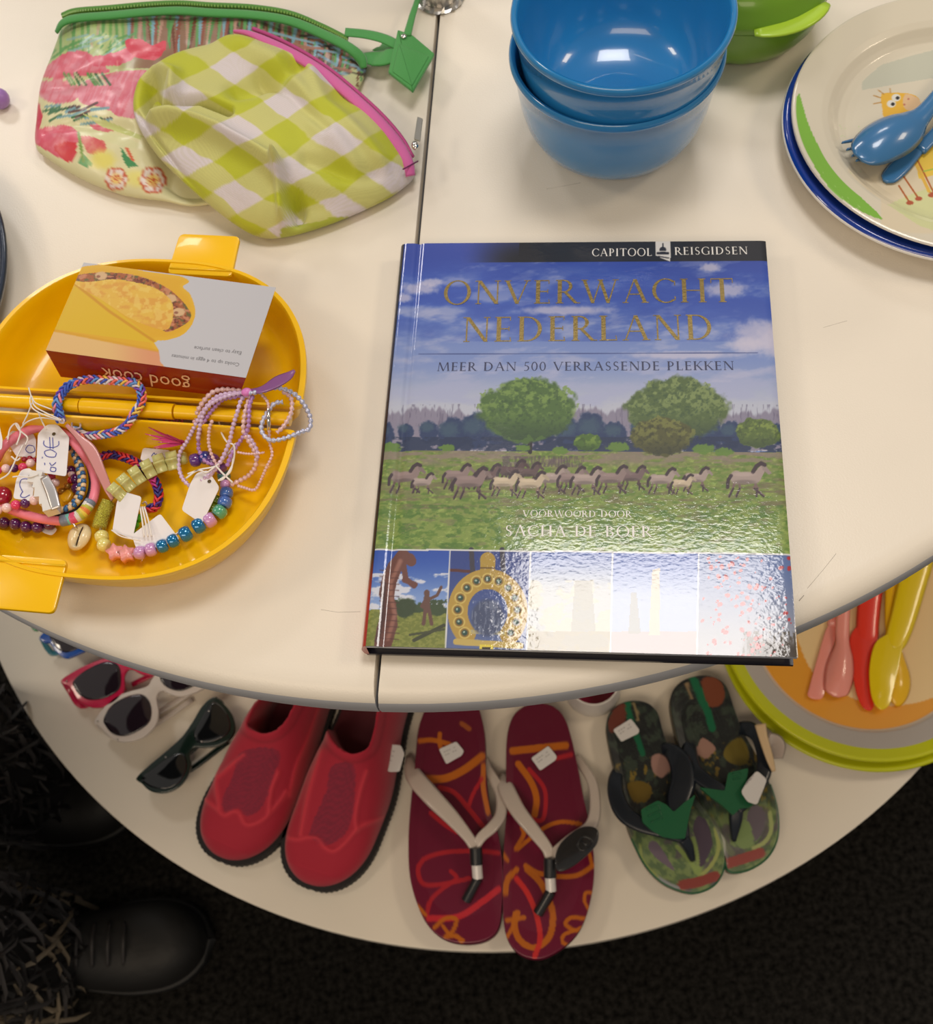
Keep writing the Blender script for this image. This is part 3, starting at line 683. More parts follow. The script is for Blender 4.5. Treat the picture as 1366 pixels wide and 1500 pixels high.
for a, b in (((1289, 143), (1279, 140)), ((1294, 138), (1286, 132)), ((1304, 136), (1303, 130)), ((1290, 150), (1279, 152))): P.line([a, b], 1.4, (200, 150, 80))
P.poly([(1340, 225), (1366, 205), (1420, 200), (1420, 245), (1345, 262)], (246, 206, 80))
for a, b in (((1316, 272), (1332, 297)), ((1322, 257), (1345, 291)), ((1340, 238), (1364, 286)), ((1344, 236), (1368, 284))):
    P.line([a, b], 2.2, (190, 104, 50)); P.ell(b[0], b[1], 5.5, 3.2, (186, 92, 60))
P.line([(1341, 240), (1360, 280)], 4.5, (240, 190, 80)); P.line([(1352, 251), (1400, 240)], 1.4, (160, 200, 80))
obj('printed_face', V, F, mat('printed_melamine', (.8, .8, .8), .3, coat=.5, attr=True), pl2, cols=alb(P.C, .95))
# ------------------------------------------------------------------ blue cutlery on the plate
m_cut = mat('mid_blue_plastic', rgb(62, 120, 172), .25, coat=.5, trans=.12)
def P3(x, y, z): return at(x, y, z)
zb = ZP + .004
o = empty('fork', tuple(at(1290, 235, zb)), 0, 'blue plastic fork under the spoon on the giraffe plate, tines to the left', 'fork', 'blue cutlery on the giraffe plate')
v, f = lofts([(P3(1262, 225, zb + .005), .013), (P3(1285, 212, zb + .004), .016), (P3(1310, 200, zb + .006), .012), (P3(1340, 180, zb + .010), .008), (P3(1380, 140, zb + .012), .010), (P3(1440, 80, zb + .012), .012)], thick=.0022)
obj('handle', v, f, m_cut, o)
for a, b in (((1262, 203), (1233, 209)), ((1262, 214), (1240, 219)), ((1263, 224), (1248, 228)), ((1266, 233), (1254, 235))):
    v, f = lofts([(P3(1290, a[1] - 2, zb + .0055), .0026), (P3(*a, zb + .005), .0026), (P3((a[0] + b[0]) / 2, (a[1] + b[1]) / 2, zb + .0055), .0024), (P3(*b, zb + .009), .001)], thick=.0018); obj('tine', v, f, m_cut, o)
o = empty('knife', tuple(at(1330, 250, zb)), 0, 'blue plastic knife, lowest of the cutlery on the giraffe plate', 'knife', 'blue cutlery on the giraffe plate')
v, f = lofts([(P3(1296, 266, zb), .004), (P3(1302, 260, zb), .011), (P3(1320, 241, zb + .0005), .013), (P3(1345, 214, zb + .001), .010)], thick=.0022); obj('blade', v, f, m_cut, o)
v, f = lofts([(P3(1345, 220, zb + .001), .010), (P3(1375, 190, zb + .004), .009), (P3(1440, 120, zb + .012), .011)], thick=.003); obj('handle', v, f, m_cut, o)
o = empty('spoon', tuple(at(1305, 212, zb + .01)), 0, 'blue plastic spoon lying on top of the cutlery, bowl turned down', 'spoon', 'blue cutlery on the giraffe plate')
zs = zb + .0115
pts = [(1256, 232), (1261, 229), (1272, 222), (1290, 210), (1308, 199), (1325, 188), (1338, 178), (1350, 168), (1366, 150), (1400, 112), (1450, 60)]
wds = [.008, .0190, .0275, .0325, .0330, .0285, .020, .0135, .0110, .012, .013]
sg = [.001, .002, .0055, .008, .0085, .007, .0045, .003, .002, .001, .001]
v, f = lofts([(P3(x, y, zs + (0, 0, 0, 0, 0, .0006, .0015, .0026, .0036, .0045, .005)[i]), w_, s_) for i, ((x, y), w_, s_) in enumerate(zip(pts, wds, sg))], n=6, thick=.0018, m=14); obj('spoon_body', v, f, m_cut, o)
# ------------------------------------------------------------------ things at the left edge of the top
c = (-.4232, .5134); o = empty('basket', (*c, TOP), 0, 'dark navy round basket cut off by the left edge of the photo', 'basket')
v, f = lathe([(0, 0), (.135, 0), (.142, .004), (.1545, .016), (.156, .02), (.1535, .0215), (.150, .018), (.139, .0065), (0, .006)], (*c, TOP), 96); obj('basket_wall', v, f, mat('navy_gloss', rgb(30, 42, 62), .25, coat=.6), o)
a = at(-13, 125, TOP + .02); o = empty('toy_ball', (a.x, a.y, TOP), 0, 'small lilac ball at the left edge, beside the floral pouch', 'ball')
v, f = ball((a.x, a.y, TOP + .0075), .0075, 20, 14); obj('ball_body', v, f, mat('lilac_plastic', rgb(160, 120, 190), .3, coat=.4), o)
# ------------------------------------------------------------------ floral pouch
def dist_px(X, Y, pts):
    D = np.full(len(X), 1e9)
    for (x1, y1), (x2, y2) in zip(pts[:-1], pts[1:]):
        dx, dy = x2 - x1, y2 - y1; t = np.clip(((X - x1) * dx + (Y - y1) * dy) / (dx * dx + dy * dy + 1e-9), 0, 1)
        D = np.minimum(D, np.hypot(X - x1 - t * dx, Y - y1 - t * dy))
    return D
def gs(d, w): return np.exp(-(d / w) ** 2)
def topx(X, Y, z): return pix(np.stack([X, Y, np.full(len(X), z)], 1))
fo = spl2([(86, 34), (94, 22), (130, 14), (190, 7), (250, 4), (310, 4), (380, 9), (440, 22), (490, 44), (528, 72), (534, 96), (512, 140), (460, 215), (380, 270), (290, 293), (235, 286), (175, 277), (115, 254), (62, 222), (47, 204), (49, 165), (55, 118), (72, 72)], 15)
FO = pxo(fo, TOP + .012)
m_floral = mat('printed_coated_cloth', (.5, .5, .5), .38, coat=.25, attr=True, bump=(180, .12, .001), coat_rough=.2)
def fh(X, Y, s):
    x, y = topx(X, Y, TOP + .02)
    h = .006 + .018 * np.clip(1 - s ** 3, 0, 1) ** .55
    h = h + .006 * (fbm(x / 60, y / 55, 12, 3) - .5) * np.clip((1 - s) * 6, 0, 1)
    h = h - .016 * sstep(196, 262, x) * sstep(70, 130, y + (x - 210) * -.12) * np.clip((1 - s) * 8, 0, 1)
    h = h - .004 * gs(dist_px(x, y, [(52, 120), (110, 118), (170, 100)]), 9) * np.clip((1 - s) * 6, 0, 1)
    h = h - .003 * gs(dist_px(x, y, [(60, 185), (110, 180), (190, 190)]), 7) * np.clip((1 - s) * 6, 0, 1)
    return np.clip(h, .004, .03)
V, F, S = pillow(FO, TOP, fh, 170, pw=3)
X, Y = pix(V); P = Paint(X, Y, (232, 222, 170))
G = (96, 158, 84); G2 = (52, 110, 66)
P.put(np.ones(len(X)) * sstep(150, 60, Y) * .7, (150, 176, 108))
pal = ((150, 84, 66), (98, 158, 88), (196, 150, 130), (92, 150, 84), (120, 70, 50), (104, 166, 96), (130, 176, 190))
rs = random.Random(8)
P.put((Y < 100) * sstep(170, 215, X) * .9, (150, 108, 88)); P.put((Y < 110) * (X > 330) * sstep(.45, .6, fbm(X / 12, Y / 10, 3)) * .9, (64, 50, 46))
for i in range(90):                                # palm blades at the head
    x = 90 + i * 5 + rs.uniform(-2, 2); c = pal[i % 7] if x > 180 else ((104, 162, 88), (176, 196, 120), (120, 170, 90), (190, 170, 130))[i % 4]
    y0 = 20; y1 = rs.uniform(62, 88) + (max(0, x - 400) * .35); dx = rs.uniform(-10, 6) + (260 - x) * .04
    P.poly([(x - 2.5, y0), (x + 3.5, y0), (x + dx + 1.5, y1), (x + dx - 1, y1)], c, .95)
for i in range(34):                                # fan leaves leaning across
    x = rs.uniform(80, 200); y = rs.uniform(45, 80); P.line([(x, y), (x - rs.uniform(15, 35), y + rs.uniform(6, 26))], 3, (G, (190, 204, 130), (142, 180, 170))[i % 3], .85)
for i in range(46):
    x = rs.uniform(330, 530); y = rs.uniform(40, 105); P.line([(x, y), (x + rs.uniform(18, 40), y + rs.uniform(-4, 16))], 3.2, ((128, 170, 196), (70, 60, 50), (150, 188, 206), (178, 120, 96))[i % 4], .85)
pk = (226, 112, 128); pk2 = (232, 150, 160); rd = (220, 60, 80)
def petal(pts, c, c2, sd):
    q = spl2(pts, 5); P.poly(q, c, wob=2, sc=9, seed=sd); m = P.inside(q, wob=2, sc=9, seed=sd)
    P.put(m * sstep(.42, .7, fbm(X / 16, Y / 9, sd, 4)) * .7, c2)
    P.put(m * sstep(.5, .56, fbm(X / 4 + Y / 9, Y / 22, sd + 1, 2)) * .25, rd)
petal([(60, 110), (80, 88), (105, 75), (130, 78), (150, 95), (160, 106), (120, 112), (85, 116)], pk, pk2, 1)
petal([(128, 84), (165, 78), (190, 70), (196, 84), (170, 96), (140, 96)], (228, 100, 122), pk2, 2)
petal([(184, 58), (205, 57), (222, 66), (236, 60), (244, 62), (240, 76), (226, 88), (200, 84), (186, 72)], (222, 66, 86), (236, 130, 140), 3)
petal([(56, 122), (90, 116), (116, 128), (110, 146), (80, 152), (58, 140)], pk2, pk, 4)
petal([(116, 124), (150, 110), (190, 104), (230, 108), (240, 150), (215, 170), (180, 172), (150, 158), (118, 150)], (228, 130, 146), (236, 162, 170), 5)
petal([(44, 150), (56, 150), (62, 170), (56, 190), (46, 192)], rd, pk, 6)
petal([(52, 192), (80, 184), (108, 186), (116, 200), (110, 222), (100, 236), (74, 224), (50, 208)], (232, 104, 124), (238, 150, 158), 7)
petal([(80, 214), (108, 208), (112, 222), (104, 238), (88, 230)], (222, 50, 60), rd, 8)
petal([(134, 178), (158, 178), (168, 190), (150, 194), (136, 188)], (226, 110, 120), pk2, 9)
petal([(120, 200), (146, 202), (156, 220), (134, 226), (122, 214)], (228, 136, 120), (224, 90, 90), 10)
for i in range(26):
    x = rs.uniform(62, 140); y = rs.uniform(156, 182); P.line([(x, y), (x + rs.uniform(12, 26), y - rs.uniform(2, 10))], 3.2, ((112, 158, 164), G2, (132, 176, 182), (92, 60, 56))[i % 4], .9)
for i in range(14):
    x = rs.uniform(92, 150); P.line([(x, 108), (x + rs.uniform(6, 14), 124)], 3.4, (G, G2, (216, 204, 160))[i % 3], .9)
P.poly([(95, 176), (130, 188), (175, 198), (215, 215), (190, 218), (150, 206), (112, 192)], (228, 222, 168)); P.poly([(120, 166), (160, 178), (210, 200), (205, 204), (150, 186)], (206, 208, 130))
P.poly([(176, 214), (188, 230), (202, 243), (188, 246), (180, 234)], (78, 148, 90)); P.line([(186, 218), (194, 234)], 4, (226, 106, 70))
P.poly([(120, 222), (136, 240), (128, 246), (112, 238)], (98, 166, 96)); P.line([(115, 195), (122, 236)], 4, (130, 164, 70))
P.ell(150, 234, 18, 14, (240, 224, 110), .9, soft=.5, wob=.4); P.ell(205, 262, 22, 12, (240, 226, 120), .8, soft=.5, wob=.4)
for cx_, cy_, r_ in ((170, 262, 17), (224, 264, 20)):
    for k in range(6):
        a = k * 1.05; P.ell(cx_ + r_ * .55 * math.cos(a), cy_ + r_ * .55 * math.sin(a), r_ * .48, r_ * .48, (206, 84, 50))
        P.ell(cx_ + r_ * .5 * math.cos(a), cy_ + r_ * .5 * math.sin(a), r_ * .40, r_ * .40, (240, 222, 210))
    P.ell(cx_, cy_, r_ * .45, r_ * .45, (246, 206, 110), soft=.5)
    for k in range(7): P.line([(cx_, cy_), (cx_ + r_ * .6 * math.cos(k * .9), cy_ + r_ * .6 * math.sin(k * .9))], .9, (206, 84, 50))

fb = empty('toiletry_pouch', tuple(at(290, 150, TOP)), 0, 'pink and green floral zip pouch with a green strap and binding', 'pouch')
obj('pouch_body', V, F, m_floral, fb, cols=alb(P.C, 1.0))
m_grn = mat('green_binding', rgb(66, 148, 70), .6, bump=(900, .3, .0006), sheen=.3)
bp = [(84, 47, .014), (92, 34, .02), (112, 27, .023), (160, 23, .024), (215, 18, .025), (262, 16, .025), (310, 19, .025), (370, 22, .024), (425, 31, .024), (472, 50, .022), (508, 68, .02), (527, 84, .015), (533, 100, .010)]
v, f = lofts([(at(x, y, TOP + z), .0088 if i not in (0, 12) else .005, .0012) for i, (x, y, z) in enumerate(bp)], n=5, thick=.0016); obj('binding', v, f, m_grn, fb)
mb = MB(); zp = spline([at(x, y - 10, TOP + z - .001) for x, y, z in bp[1:11]], 24)
for i, q in enumerate(zp):
    if i % 2 == 0: v, f = box(q.x - .0006, q.x + .0006, q.y - .0011, q.y + .0011, q.z - .0006, q.z + .0006); mb.add(v, f)
tag(mb.build('zip_teeth', mat('olive_zip', rgb(110, 150, 60), .4), fb, smooth=False), kind='stuff')
v, f = sweep(spline([at(x, y - 11, TOP + z - .004) for x, y, z in bp[1:11]], 6), .0022, 6); obj('zip_tape', v, f, mat('zip_tape_green', rgb(86, 140, 60), .7), fb)
sp_ = [(505, 47, .018), (535, 50, .016), (560, 56, .016), (582, 66, .014)]
v, f = lofts([(at(x, y, TOP + z), .009) for x, y, z in sp_], thick=.0012); obj('strap_loop', v, f, m_grn, fb)
v, f = lofts([(at(x, y, TOP + z), w_) for x, y, z, w_ in ((528, 86, .012, .012), (545, 86, .009, .015), (562, 84, .012, .017), (582, 78, .014, .015))], thick=.0012); obj('strap_loop', v, f, m_grn, fb)
v, f = lofts([(at(568, 58, TOP + .004), .006), (at(566, 70, TOP + .006), .012), (at(556, 78, TOP + .008), .014)], thick=.0012); obj('strap_loop', v, f, m_grn, fb)
sq = rounded(pxo([(582, 42), (604, 50), (636, 77), (604, 132), (568, 104), (578, 60)], TOP + .018), .0012, 3)
v, f = slab(sq, TOP + .0145, TOP + .0175, .0008, 2); obj('snap_tab', v, f, m_grn, fb, sharp=60)
sq = rounded(pxo([(584, 62), (628, 80), (603, 124), (574, 103)], TOP + .019), .001, 3)
v, f = slab(sq, TOP + .0172, TOP + .0181, .0006, 2); obj('tab_panel', v, f, m_grn, fb, sharp=60)
v, f = lofts([(at(596, 52, TOP + .018), .0060), (at(604, 22, TOP + .016), .0050), (at(613, -8, TOP + .014), .0042), (at(622, -60, TOP + .012), .0042)], thick=.0012); obj('wrist_strap', v, f, m_grn, fb)
m_snap = mat('polished_steel', (.75, .73, .7), .15, 1.0)
q = at(591, 53, TOP + .0185); v, f = ball(q, .0022, 16, 8, (1, 1, .5)); obj('snap_button', v, f, m_snap, fb)
# ------------------------------------------------------------------ gingham pouch
go = [(338, 46, .03), (356, 43, .03), (384, 54, .026), (425, 72, .022), (470, 98, .02), (515, 132, .018), (560, 172, .016), (590, 208, .014), (606, 240, .012), (604, 258, .01), (575, 285, .008), (530, 308, .008),
      (470, 332, .008), (412, 347, .008), (372, 342, .01), (330, 320, .012), (292, 292, .015), (255, 258, .02), (228, 226, .025), (203, 185, .03), (191, 150, .033), (194, 116, .036), (215, 92, .038), (250, 74, .036), (298, 55, .034)]
GO = spl2([tuple(at(x, y, TOP + z))[:2] for x, y, z in go], 16)
def ghl(X, Y, s):
    x, y = topx(X, Y, TOP + .03)
    rim = .007 + .020 * sstep(380, 210, x) + .008 * sstep(140, 70, y)
    e = np.clip(1 - s ** 2.6, 0, 1) ** .6; k = np.clip((1 - s) * 7, 0, 1)
    h = rim + (.032 - .4 * (rim - .007)) * e
    h = h + k * (.008 * (fbm(x / 75 + 3, y / 60, 31, 2) - .5))
    h = h - k * .030 * gs(np.hypot((x - 224) / 1.0, (y - 150) / 1.6), 15)
    h = h - k * .014 * gs(dist_px(x, y, [(232, 174), (262, 170), (300, 165), (340, 178)]), 6)
    h = h + k * .009 * gs(dist_px(x, y, [(205, 120), (228, 112), (262, 128), (262, 165)]), 10)
    h = h + k * .013 * gs(dist_px(x, y, [(222, 194), (262, 196), (330, 214), (412, 258)]), 11) - k * .006 * gs(dist_px(x, y, [(380, 120), (430, 150), (480, 200)]), 9) + k * .006 * gs(dist_px(x, y, [(440, 75), (480, 160), (560, 230)]), 12) - k * .005 * gs(dist_px(x, y, [(450, 240), (520, 250), (570, 235)]), 9)
    h = h - k * .010 * sstep(0, 26, (y - 262) - (x - 412) * .05) * sstep(395, 430, x) * 1.0
    h = h + np.clip((1 - s) * 14, 0, 1) * .013 * gs(dist_px(x, y, [(411, 258), (409, 300), (408, 338)]), 7)
    h = h - k * .020 * gs(np.hypot(x - 427, (y - 290) * .6), 10)
    h = h - np.clip((1 - s) * 14, 0, 1) * .0045 * gs(dist_px(x, y, [(203, 170), (226, 205), (262, 248), (305, 288), (352, 316), (402, 330)]), 3)
    h = h - np.clip((1 - s) * 14, 0, 1) * .0045 * gs(dist_px(x, y, [(414, 330), (470, 320), (540, 290), (598, 258)]), 3)
    h = h + k * .007 * gs(dist_px(x, y, [(330, 60), (420, 110), (470, 190), (520, 240)]), 18) - k * .009 * gs(dist_px(x, y, [(350, 145), (420, 118), (440, 100)]), 14)
    return np.clip(h, .004, .06)
V, F, S = pillow(GO, TOP, ghl, 190)
# its underside lies on the floral pouch at the left and on the table at the right
n = len(GO); e = len(V) - n; xx, yy = topx(V[e:, 0], V[e:, 1], TOP + .015); V[e:, 2] = TOP + .0005 + .020 * sstep(380, 260, xx) + .010 * sstep(150, 60, yy)
F = F[:-1]; cb = V[e:].mean(0); V = np.r_[V, [[cb[0], cb[1], TOP + .012]]]; F += [(e + (k + 1) % n, e + k, len(V) - 1) for k in range(n)]; S = np.r_[S, 1]
X, Y = pix(V); P = Paint(X, Y, (228, 214, 214))
wx = X + (fbm(X / 90, Y / 90, 2) - .5) * 26; wy = Y + (fbm(X / 90, Y / 90, 9) - .5) * 26
dx, dy = wx - 418, wy - 104; a = (dx * 42 + dy * 72) / (77 * 42 + 52 * 72); b = (77 * dy - 52 * dx) / (77 * 42 + 52 * 72)
sa = sstep(.27, .235, np.abs((a + .5) % 1 - .5)); sb = sstep(.27, .235, np.abs((b + .5) % 1 - .5))
P.put(np.clip(sa + sb, 0, 1), (212, 206, 122)); P.put(sa * sb, (196, 198, 34))
tw = (np.sin((X * .6 + Y * 1.0) * 2.1) > 0); P.put(tw * .10, (170, 160, 90))
P.put((Y > 318 + (x_ := 0)) * P.inside([(412, 334), (470, 324), (540, 294), (600, 260), (640, 300), (500, 380), (405, 380)]) * .85, (176, 184, 50))
gb_ = empty('toiletry_pouch', tuple(at(400, 230, TOP)), 0, 'lime and white gingham zip pouch with pink binding, lying over the floral pouch', 'pouch')
obj('pouch_body', V, F, mat('gingham_twill', (.5, .5, .5), .6, attr=True, bump=(1400, .3, .0005), sheen=.2), gb_, cols=alb(P.C, 1.0))
m_pink = mat('pink_binding', rgb(205, 96, 160), .65, bump=(900, .3, .0005), sheen=.3)
bp = [(342, 47, .037), (362, 49, .036), (392, 61, .034), (430, 80, .031), (470, 105, .029), (512, 139, .026), (552, 176, .023), (580, 209, .020), (596, 237, .017), (601, 258, .012)]
v, f = lofts([(at(x, y, TOP + z), w_, .001) for (x, y, z), w_ in zip(bp, (.002, .0050, .0075, .0085, .009, .009, .009, .009, .0085, .007))], n=5, thick=.0018); obj('binding', v, f, m_pink, gb_)['label'] = 'pink binding'
v, f = sweep(spline([at(x + 8, y - 7, TOP + z - .001) for x, y, z in bp[1:9]], 6), .0016, 6); obj('zip_tape', v, f, mat('dark_pink_tape', rgb(180, 70, 130), .7), gb_)
v, f = sweep([at(590, 248, TOP + .0195), at(612, 236, TOP + .0155)], .0005, 6); obj('stitch', v, f, mat('plum_thread', rgb(110, 40, 90), .8), gb_)
q = at(608, 213, TOP + .021); v, f = ball(q, .0026, 14, 8, (1, 1.5, .8)); obj('zip_slider', v, f, m_snap, gb_)
pull = rounded(pxo([(611, 170), (619, 173), (615, 206), (606, 203)], TOP + .02), .0006, 2)
v, f = slab(pull, TOP + .0185, TOP + .0198, .0003, 1); zpull = obj('zip_pull', v, f, mat('dull_metal', (.42, .41, .38), .35, .9), gb_, smooth=False); zpull['label'] = 'grey metal zip pull with embossed lettering'
# ------------------------------------------------------------------ yellow folding omelette maker
m_yel = mat('yolk_yellow_plastic', rgb(248, 194, 0), .3, coat=.25, sss=.05)
HA = -.27674; HO = at(0, 585, TOP + .035); hu = Vector((math.cos(HA), math.sin(HA), 0)); hv = Vector((-math.sin(HA), math.cos(HA), 0))
def ho(u, v, z): return Vector((HO.x, HO.y, 0)) + hu * u + hv * v + Vector((0, 0, TOP + z))
oc = ho(.08, 0, 0); om = empty('omelette_maker', (oc.x, oc.y, TOP), HA, 'open yellow folding microwave omelette maker with two tab handles', 'kitchenware')
def half_d(sg):
    o = []
    for k in range(61):
        a = math.pi * k / 60; e = .80
        o.append((math.copysign(abs(math.cos(a)) ** e, math.cos(a)) * .1035, math.sin(a) ** .86 * .1010 + .0075))
    o = rounded([o[0]] + o[1:-1] + [o[-1]], .004, 3)
    return [(x, y * sg) for x, y in o]
rings = [(.66, 0), (.80, .0012), (.885, .007), (.945, .018), (.972, .0300), (.975, .0315), (.998, .0318), (1.0, .0335), (.998, .0350), (.965, .0352), (.955, .0340), (.945, .0290), (.915, .0180), (.86, .0085), (.78, .0040), (.64, .0032)]
for sg in (1, -1):
    o = half_d(sg); n = len(o); v = []; f = []
    for s_, z in rings: v += [ho(.08 + x * s_, (y - sg * .05) * s_ + sg * .05, z) for x, y in o]
    for i in range(len(rings) - 1):
        for k in range(n):
            l = (k + 1) % n; q = (i * n + k, i * n + l, (i + 1) * n + l, (i + 1) * n + k); f.append(q if sg > 0 else q[::-1])
    c0 = tuple(range(n)); c1 = tuple((len(rings) - 1) * n + k for k in range(n)); f += [c0[::-1], c1] if sg > 0 else [c0, c1[::-1]]
    obj('shell_half', v, f, m_yel, om, sharp=50)
for (x0, x1, y0, y1, z) in ((.080, .122, .098, .1295, .0345), (.028, .071, -.1295, -.098, .0345)):
    o = rounded([(x0, y0), (x1, y0), (x1 - .001, y1), (x0 + .001, y1)], .004, 5)
    v, f = slab([tuple(ho(x, y, 0))[:2] for x, y in o], TOP + z - .003, TOP + z, .0008, 2); obj('tab_handle', v, f, m_yel, om, sharp=40)
    yy = y0 + .004 if y0 > 0 else y1 - .004
    v, f = sweep([ho(x0 + .001, yy, z + .0002), ho(x1 - .001, yy, z + .0002)], .0007, 6); obj('tab_rib', v, f, m_yel, om)
for (u0, u1, r, vv) in ((-.022, .050, .0042, .0), (.051, .108, .0048, .0), (.109, .178, .0042, .0)):
    v, f = sweep([ho(u0, vv, .0335), ho(u1, vv, .0335)], r, 14); obj('hinge_barrel', v, f, m_yel, om, sharp=60)
v, f = lathe([(0, 0), (.006, 0), (.006, .0305), (0, .0305)], ho(.08, 0, 0), 12); obj('hinge_stud', v, f, m_yel, om, sharp=40)
# ------------------------------------------------------------------ cardboard sleeve lying across the back half
bz0, bz1 = TOP + .0358, TOP + .0565
ctop = [at(122.5, 384.5, bz1), at(404, 421, bz1), at(360, 553.5, bz1), at(67, 513, bz1)]
NXb, NYb = 300, 150; uu, ww = np.meshgrid(np.linspace(0, 1, NXb + 1), np.linspace(0, 1, NYb + 1)); uu = uu.ravel()[:, None]; ww = ww.ravel()[:, None]
A_, B_, C_, D_ = [np.array(q) for q in (ctop[3], ctop[2], ctop[1], ctop[0])]
V = (A_ * (1 - uu) + B_ * uu) * (1 - ww) + (D_ * (1 - uu) + C_ * uu) * ww
V[:, 2] += .0012 * np.sin(np.pi * uu[:, 0]) * 0 - .0022 * (ww[:, 0] - .0) * 0
X, Y = pix(V); P = Paint(X, Y, (208, 204, 206))
body = spl2([(60, 520), (74, 482), (86, 450), (99, 418), (108, 400), (125, 390), (170, 388), (215, 398), (232, 400), (262, 404), (277, 412), (268, 420), (279, 432), (286, 455), (282, 474), (268, 490), (246, 498), (226, 500), (232, 512), (234, 528), (230, 545)], 4)
P.poly(body + [(230, 600), (50, 560)], (236, 178, 28))
mbod = P.inside(body + [(230, 600), (50, 560)])
P.put(mbod * sstep(8, 2, dist_px(X, Y, body)) * .35, (244, 196, 60))
P.poly([(74, 482), (99, 420), (108, 408), (230, 500), (226, 502)], (234, 192, 20), .8); P.put(mbod * sstep(3.2, .8, dist_px(X, Y, [(105, 412), (160, 456), (226, 500)])) * .7, (214, 140, 10))
P.put(mbod * (Y > 484 + (X - 70) * .19) * (X < 236) * .85, (240, 196, 140)); P.put(mbod * (Y > 484 + (X - 70) * .19) * sstep(150, 226, X) * .8, (230, 150, 110))
P.put(mbod * sstep(3, 1, np.abs(Y - (482 + (X - 70) * .2))) * .5, (226, 160, 30))
inn = spl2([(106, 408), (118, 402), (150, 399), (185, 401), (215, 408), (245, 422), (266, 440), (279, 458), (277, 470), (262, 480), (246, 486), (230, 480), (170, 450), (125, 425)], 4)
P.poly(inn, (176, 96, 50)); mi = P.inside(inn)
P.put(mi * sstep(.5, .6, fbm(X / 6, Y / 5, 3)) * .9, (104, 40, 28)); P.put(mi * sstep(.55, .65, fbm(X / 5, Y / 5, 13)) * .8, (92, 100, 50)); P.put(mi * sstep(.56, .66, fbm(X / 7, Y / 5, 23)) * .9, (214, 140, 100))
for x, y in ((250, 437), (262, 457), (148, 404)): P.ell(x, y, 9, 6, (226, 184, 136), wob=.4); P.ell(x - 4, y + 1, 3, 2, (160, 100, 70))
oml = spl2([(106, 412), (130, 413), (165, 409), (195, 413), (225, 421), (248, 437), (254, 455), (251, 474), (243, 483), (225, 480), (190, 466), (150, 440), (122, 424)], 4)
P.poly(oml, (240, 190, 70)); mo = P.inside(oml); P.put(mo * sstep(.4, .62, fbm(X / 18, Y / 10, 6)) * .7, (232, 160, 60)); P.put(mo * sstep(.5, .62, fbm(X / 8, Y / 8, 16)) * .6, (248, 214, 110))
card = empty('cardboard_sleeve', ((A_[0] + C_[0]) / 2, (A_[1] + C_[1]) / 2, bz0), 0, 'white and orange product sleeve showing an omelette, with a red front edge', 'box')
m_card = mat('printed_card', (.5, .5, .5), .35, coat=.35, attr=True, coat_rough=.15)
obj('printed_top', V, dg(NXb, NYb), m_card, card, cols=alb(P.C, .92), smooth=False)
m_red = mat('red_card', rgb(150, 34, 10), .4, coat=.3); m_wc = mat('white_card', (.66, .64, .63), .6)
lo = [at(89, 552, bz0), at(349, 583, bz0), at(392, 446, bz0), at(136, 412, bz0)]; hi = [Vector((q[0], q[1], bz1 - .0001)) for q in (A_, B_, C_, D_)]
obj('front_flap', [lo[0], lo[1], hi[1], hi[0]], [(0, 1, 2, 3)], m_red, card, smooth=False)
obj('sleeve_side', lo + hi, [(1, 2, 6, 5), (2, 3, 7, 6), (3, 0, 4, 7), (3, 2, 1, 0)], m_wc, card, smooth=False)
# lettering of the sleeve: upside down as it lies
vv, ff = plain('t', 'good cook', None, None, 0, None, None, flat=False)
fx = hi[0] - hi[1]; L = fx.length; fx = fx / L; dn = ((lo[0] + lo[1]) - (hi[0] + hi[1])).normalized(); nrm = fx.cross(dn).normalized()
if nrm.y > 0: nrm = -nrm
o0 = hi[1] + fx * L * .275 + dn * .0076; k = L * .45
obj('brand_lettering', [o0 + fx * a * k + dn * b * k * 1.25 + nrm * .0011 for a, b, _ in vv], ff, mat('cream_print', rgb(238, 190, 150), .5), card, smooth=False)
m_gp = mat('grey_print', (.22, .22, .24), .6)
plain('caption_lettering', 'Cooks up to 4 eggs in minutes', at(351, 532, bz1), at(252, 519, bz1), bz1 + .00015, m_gp, card)
plain('caption_lettering', 'Easy to clean surface', at(354, 515, bz1), at(285, 507, bz1), bz1 + .00015, m_gp, card)
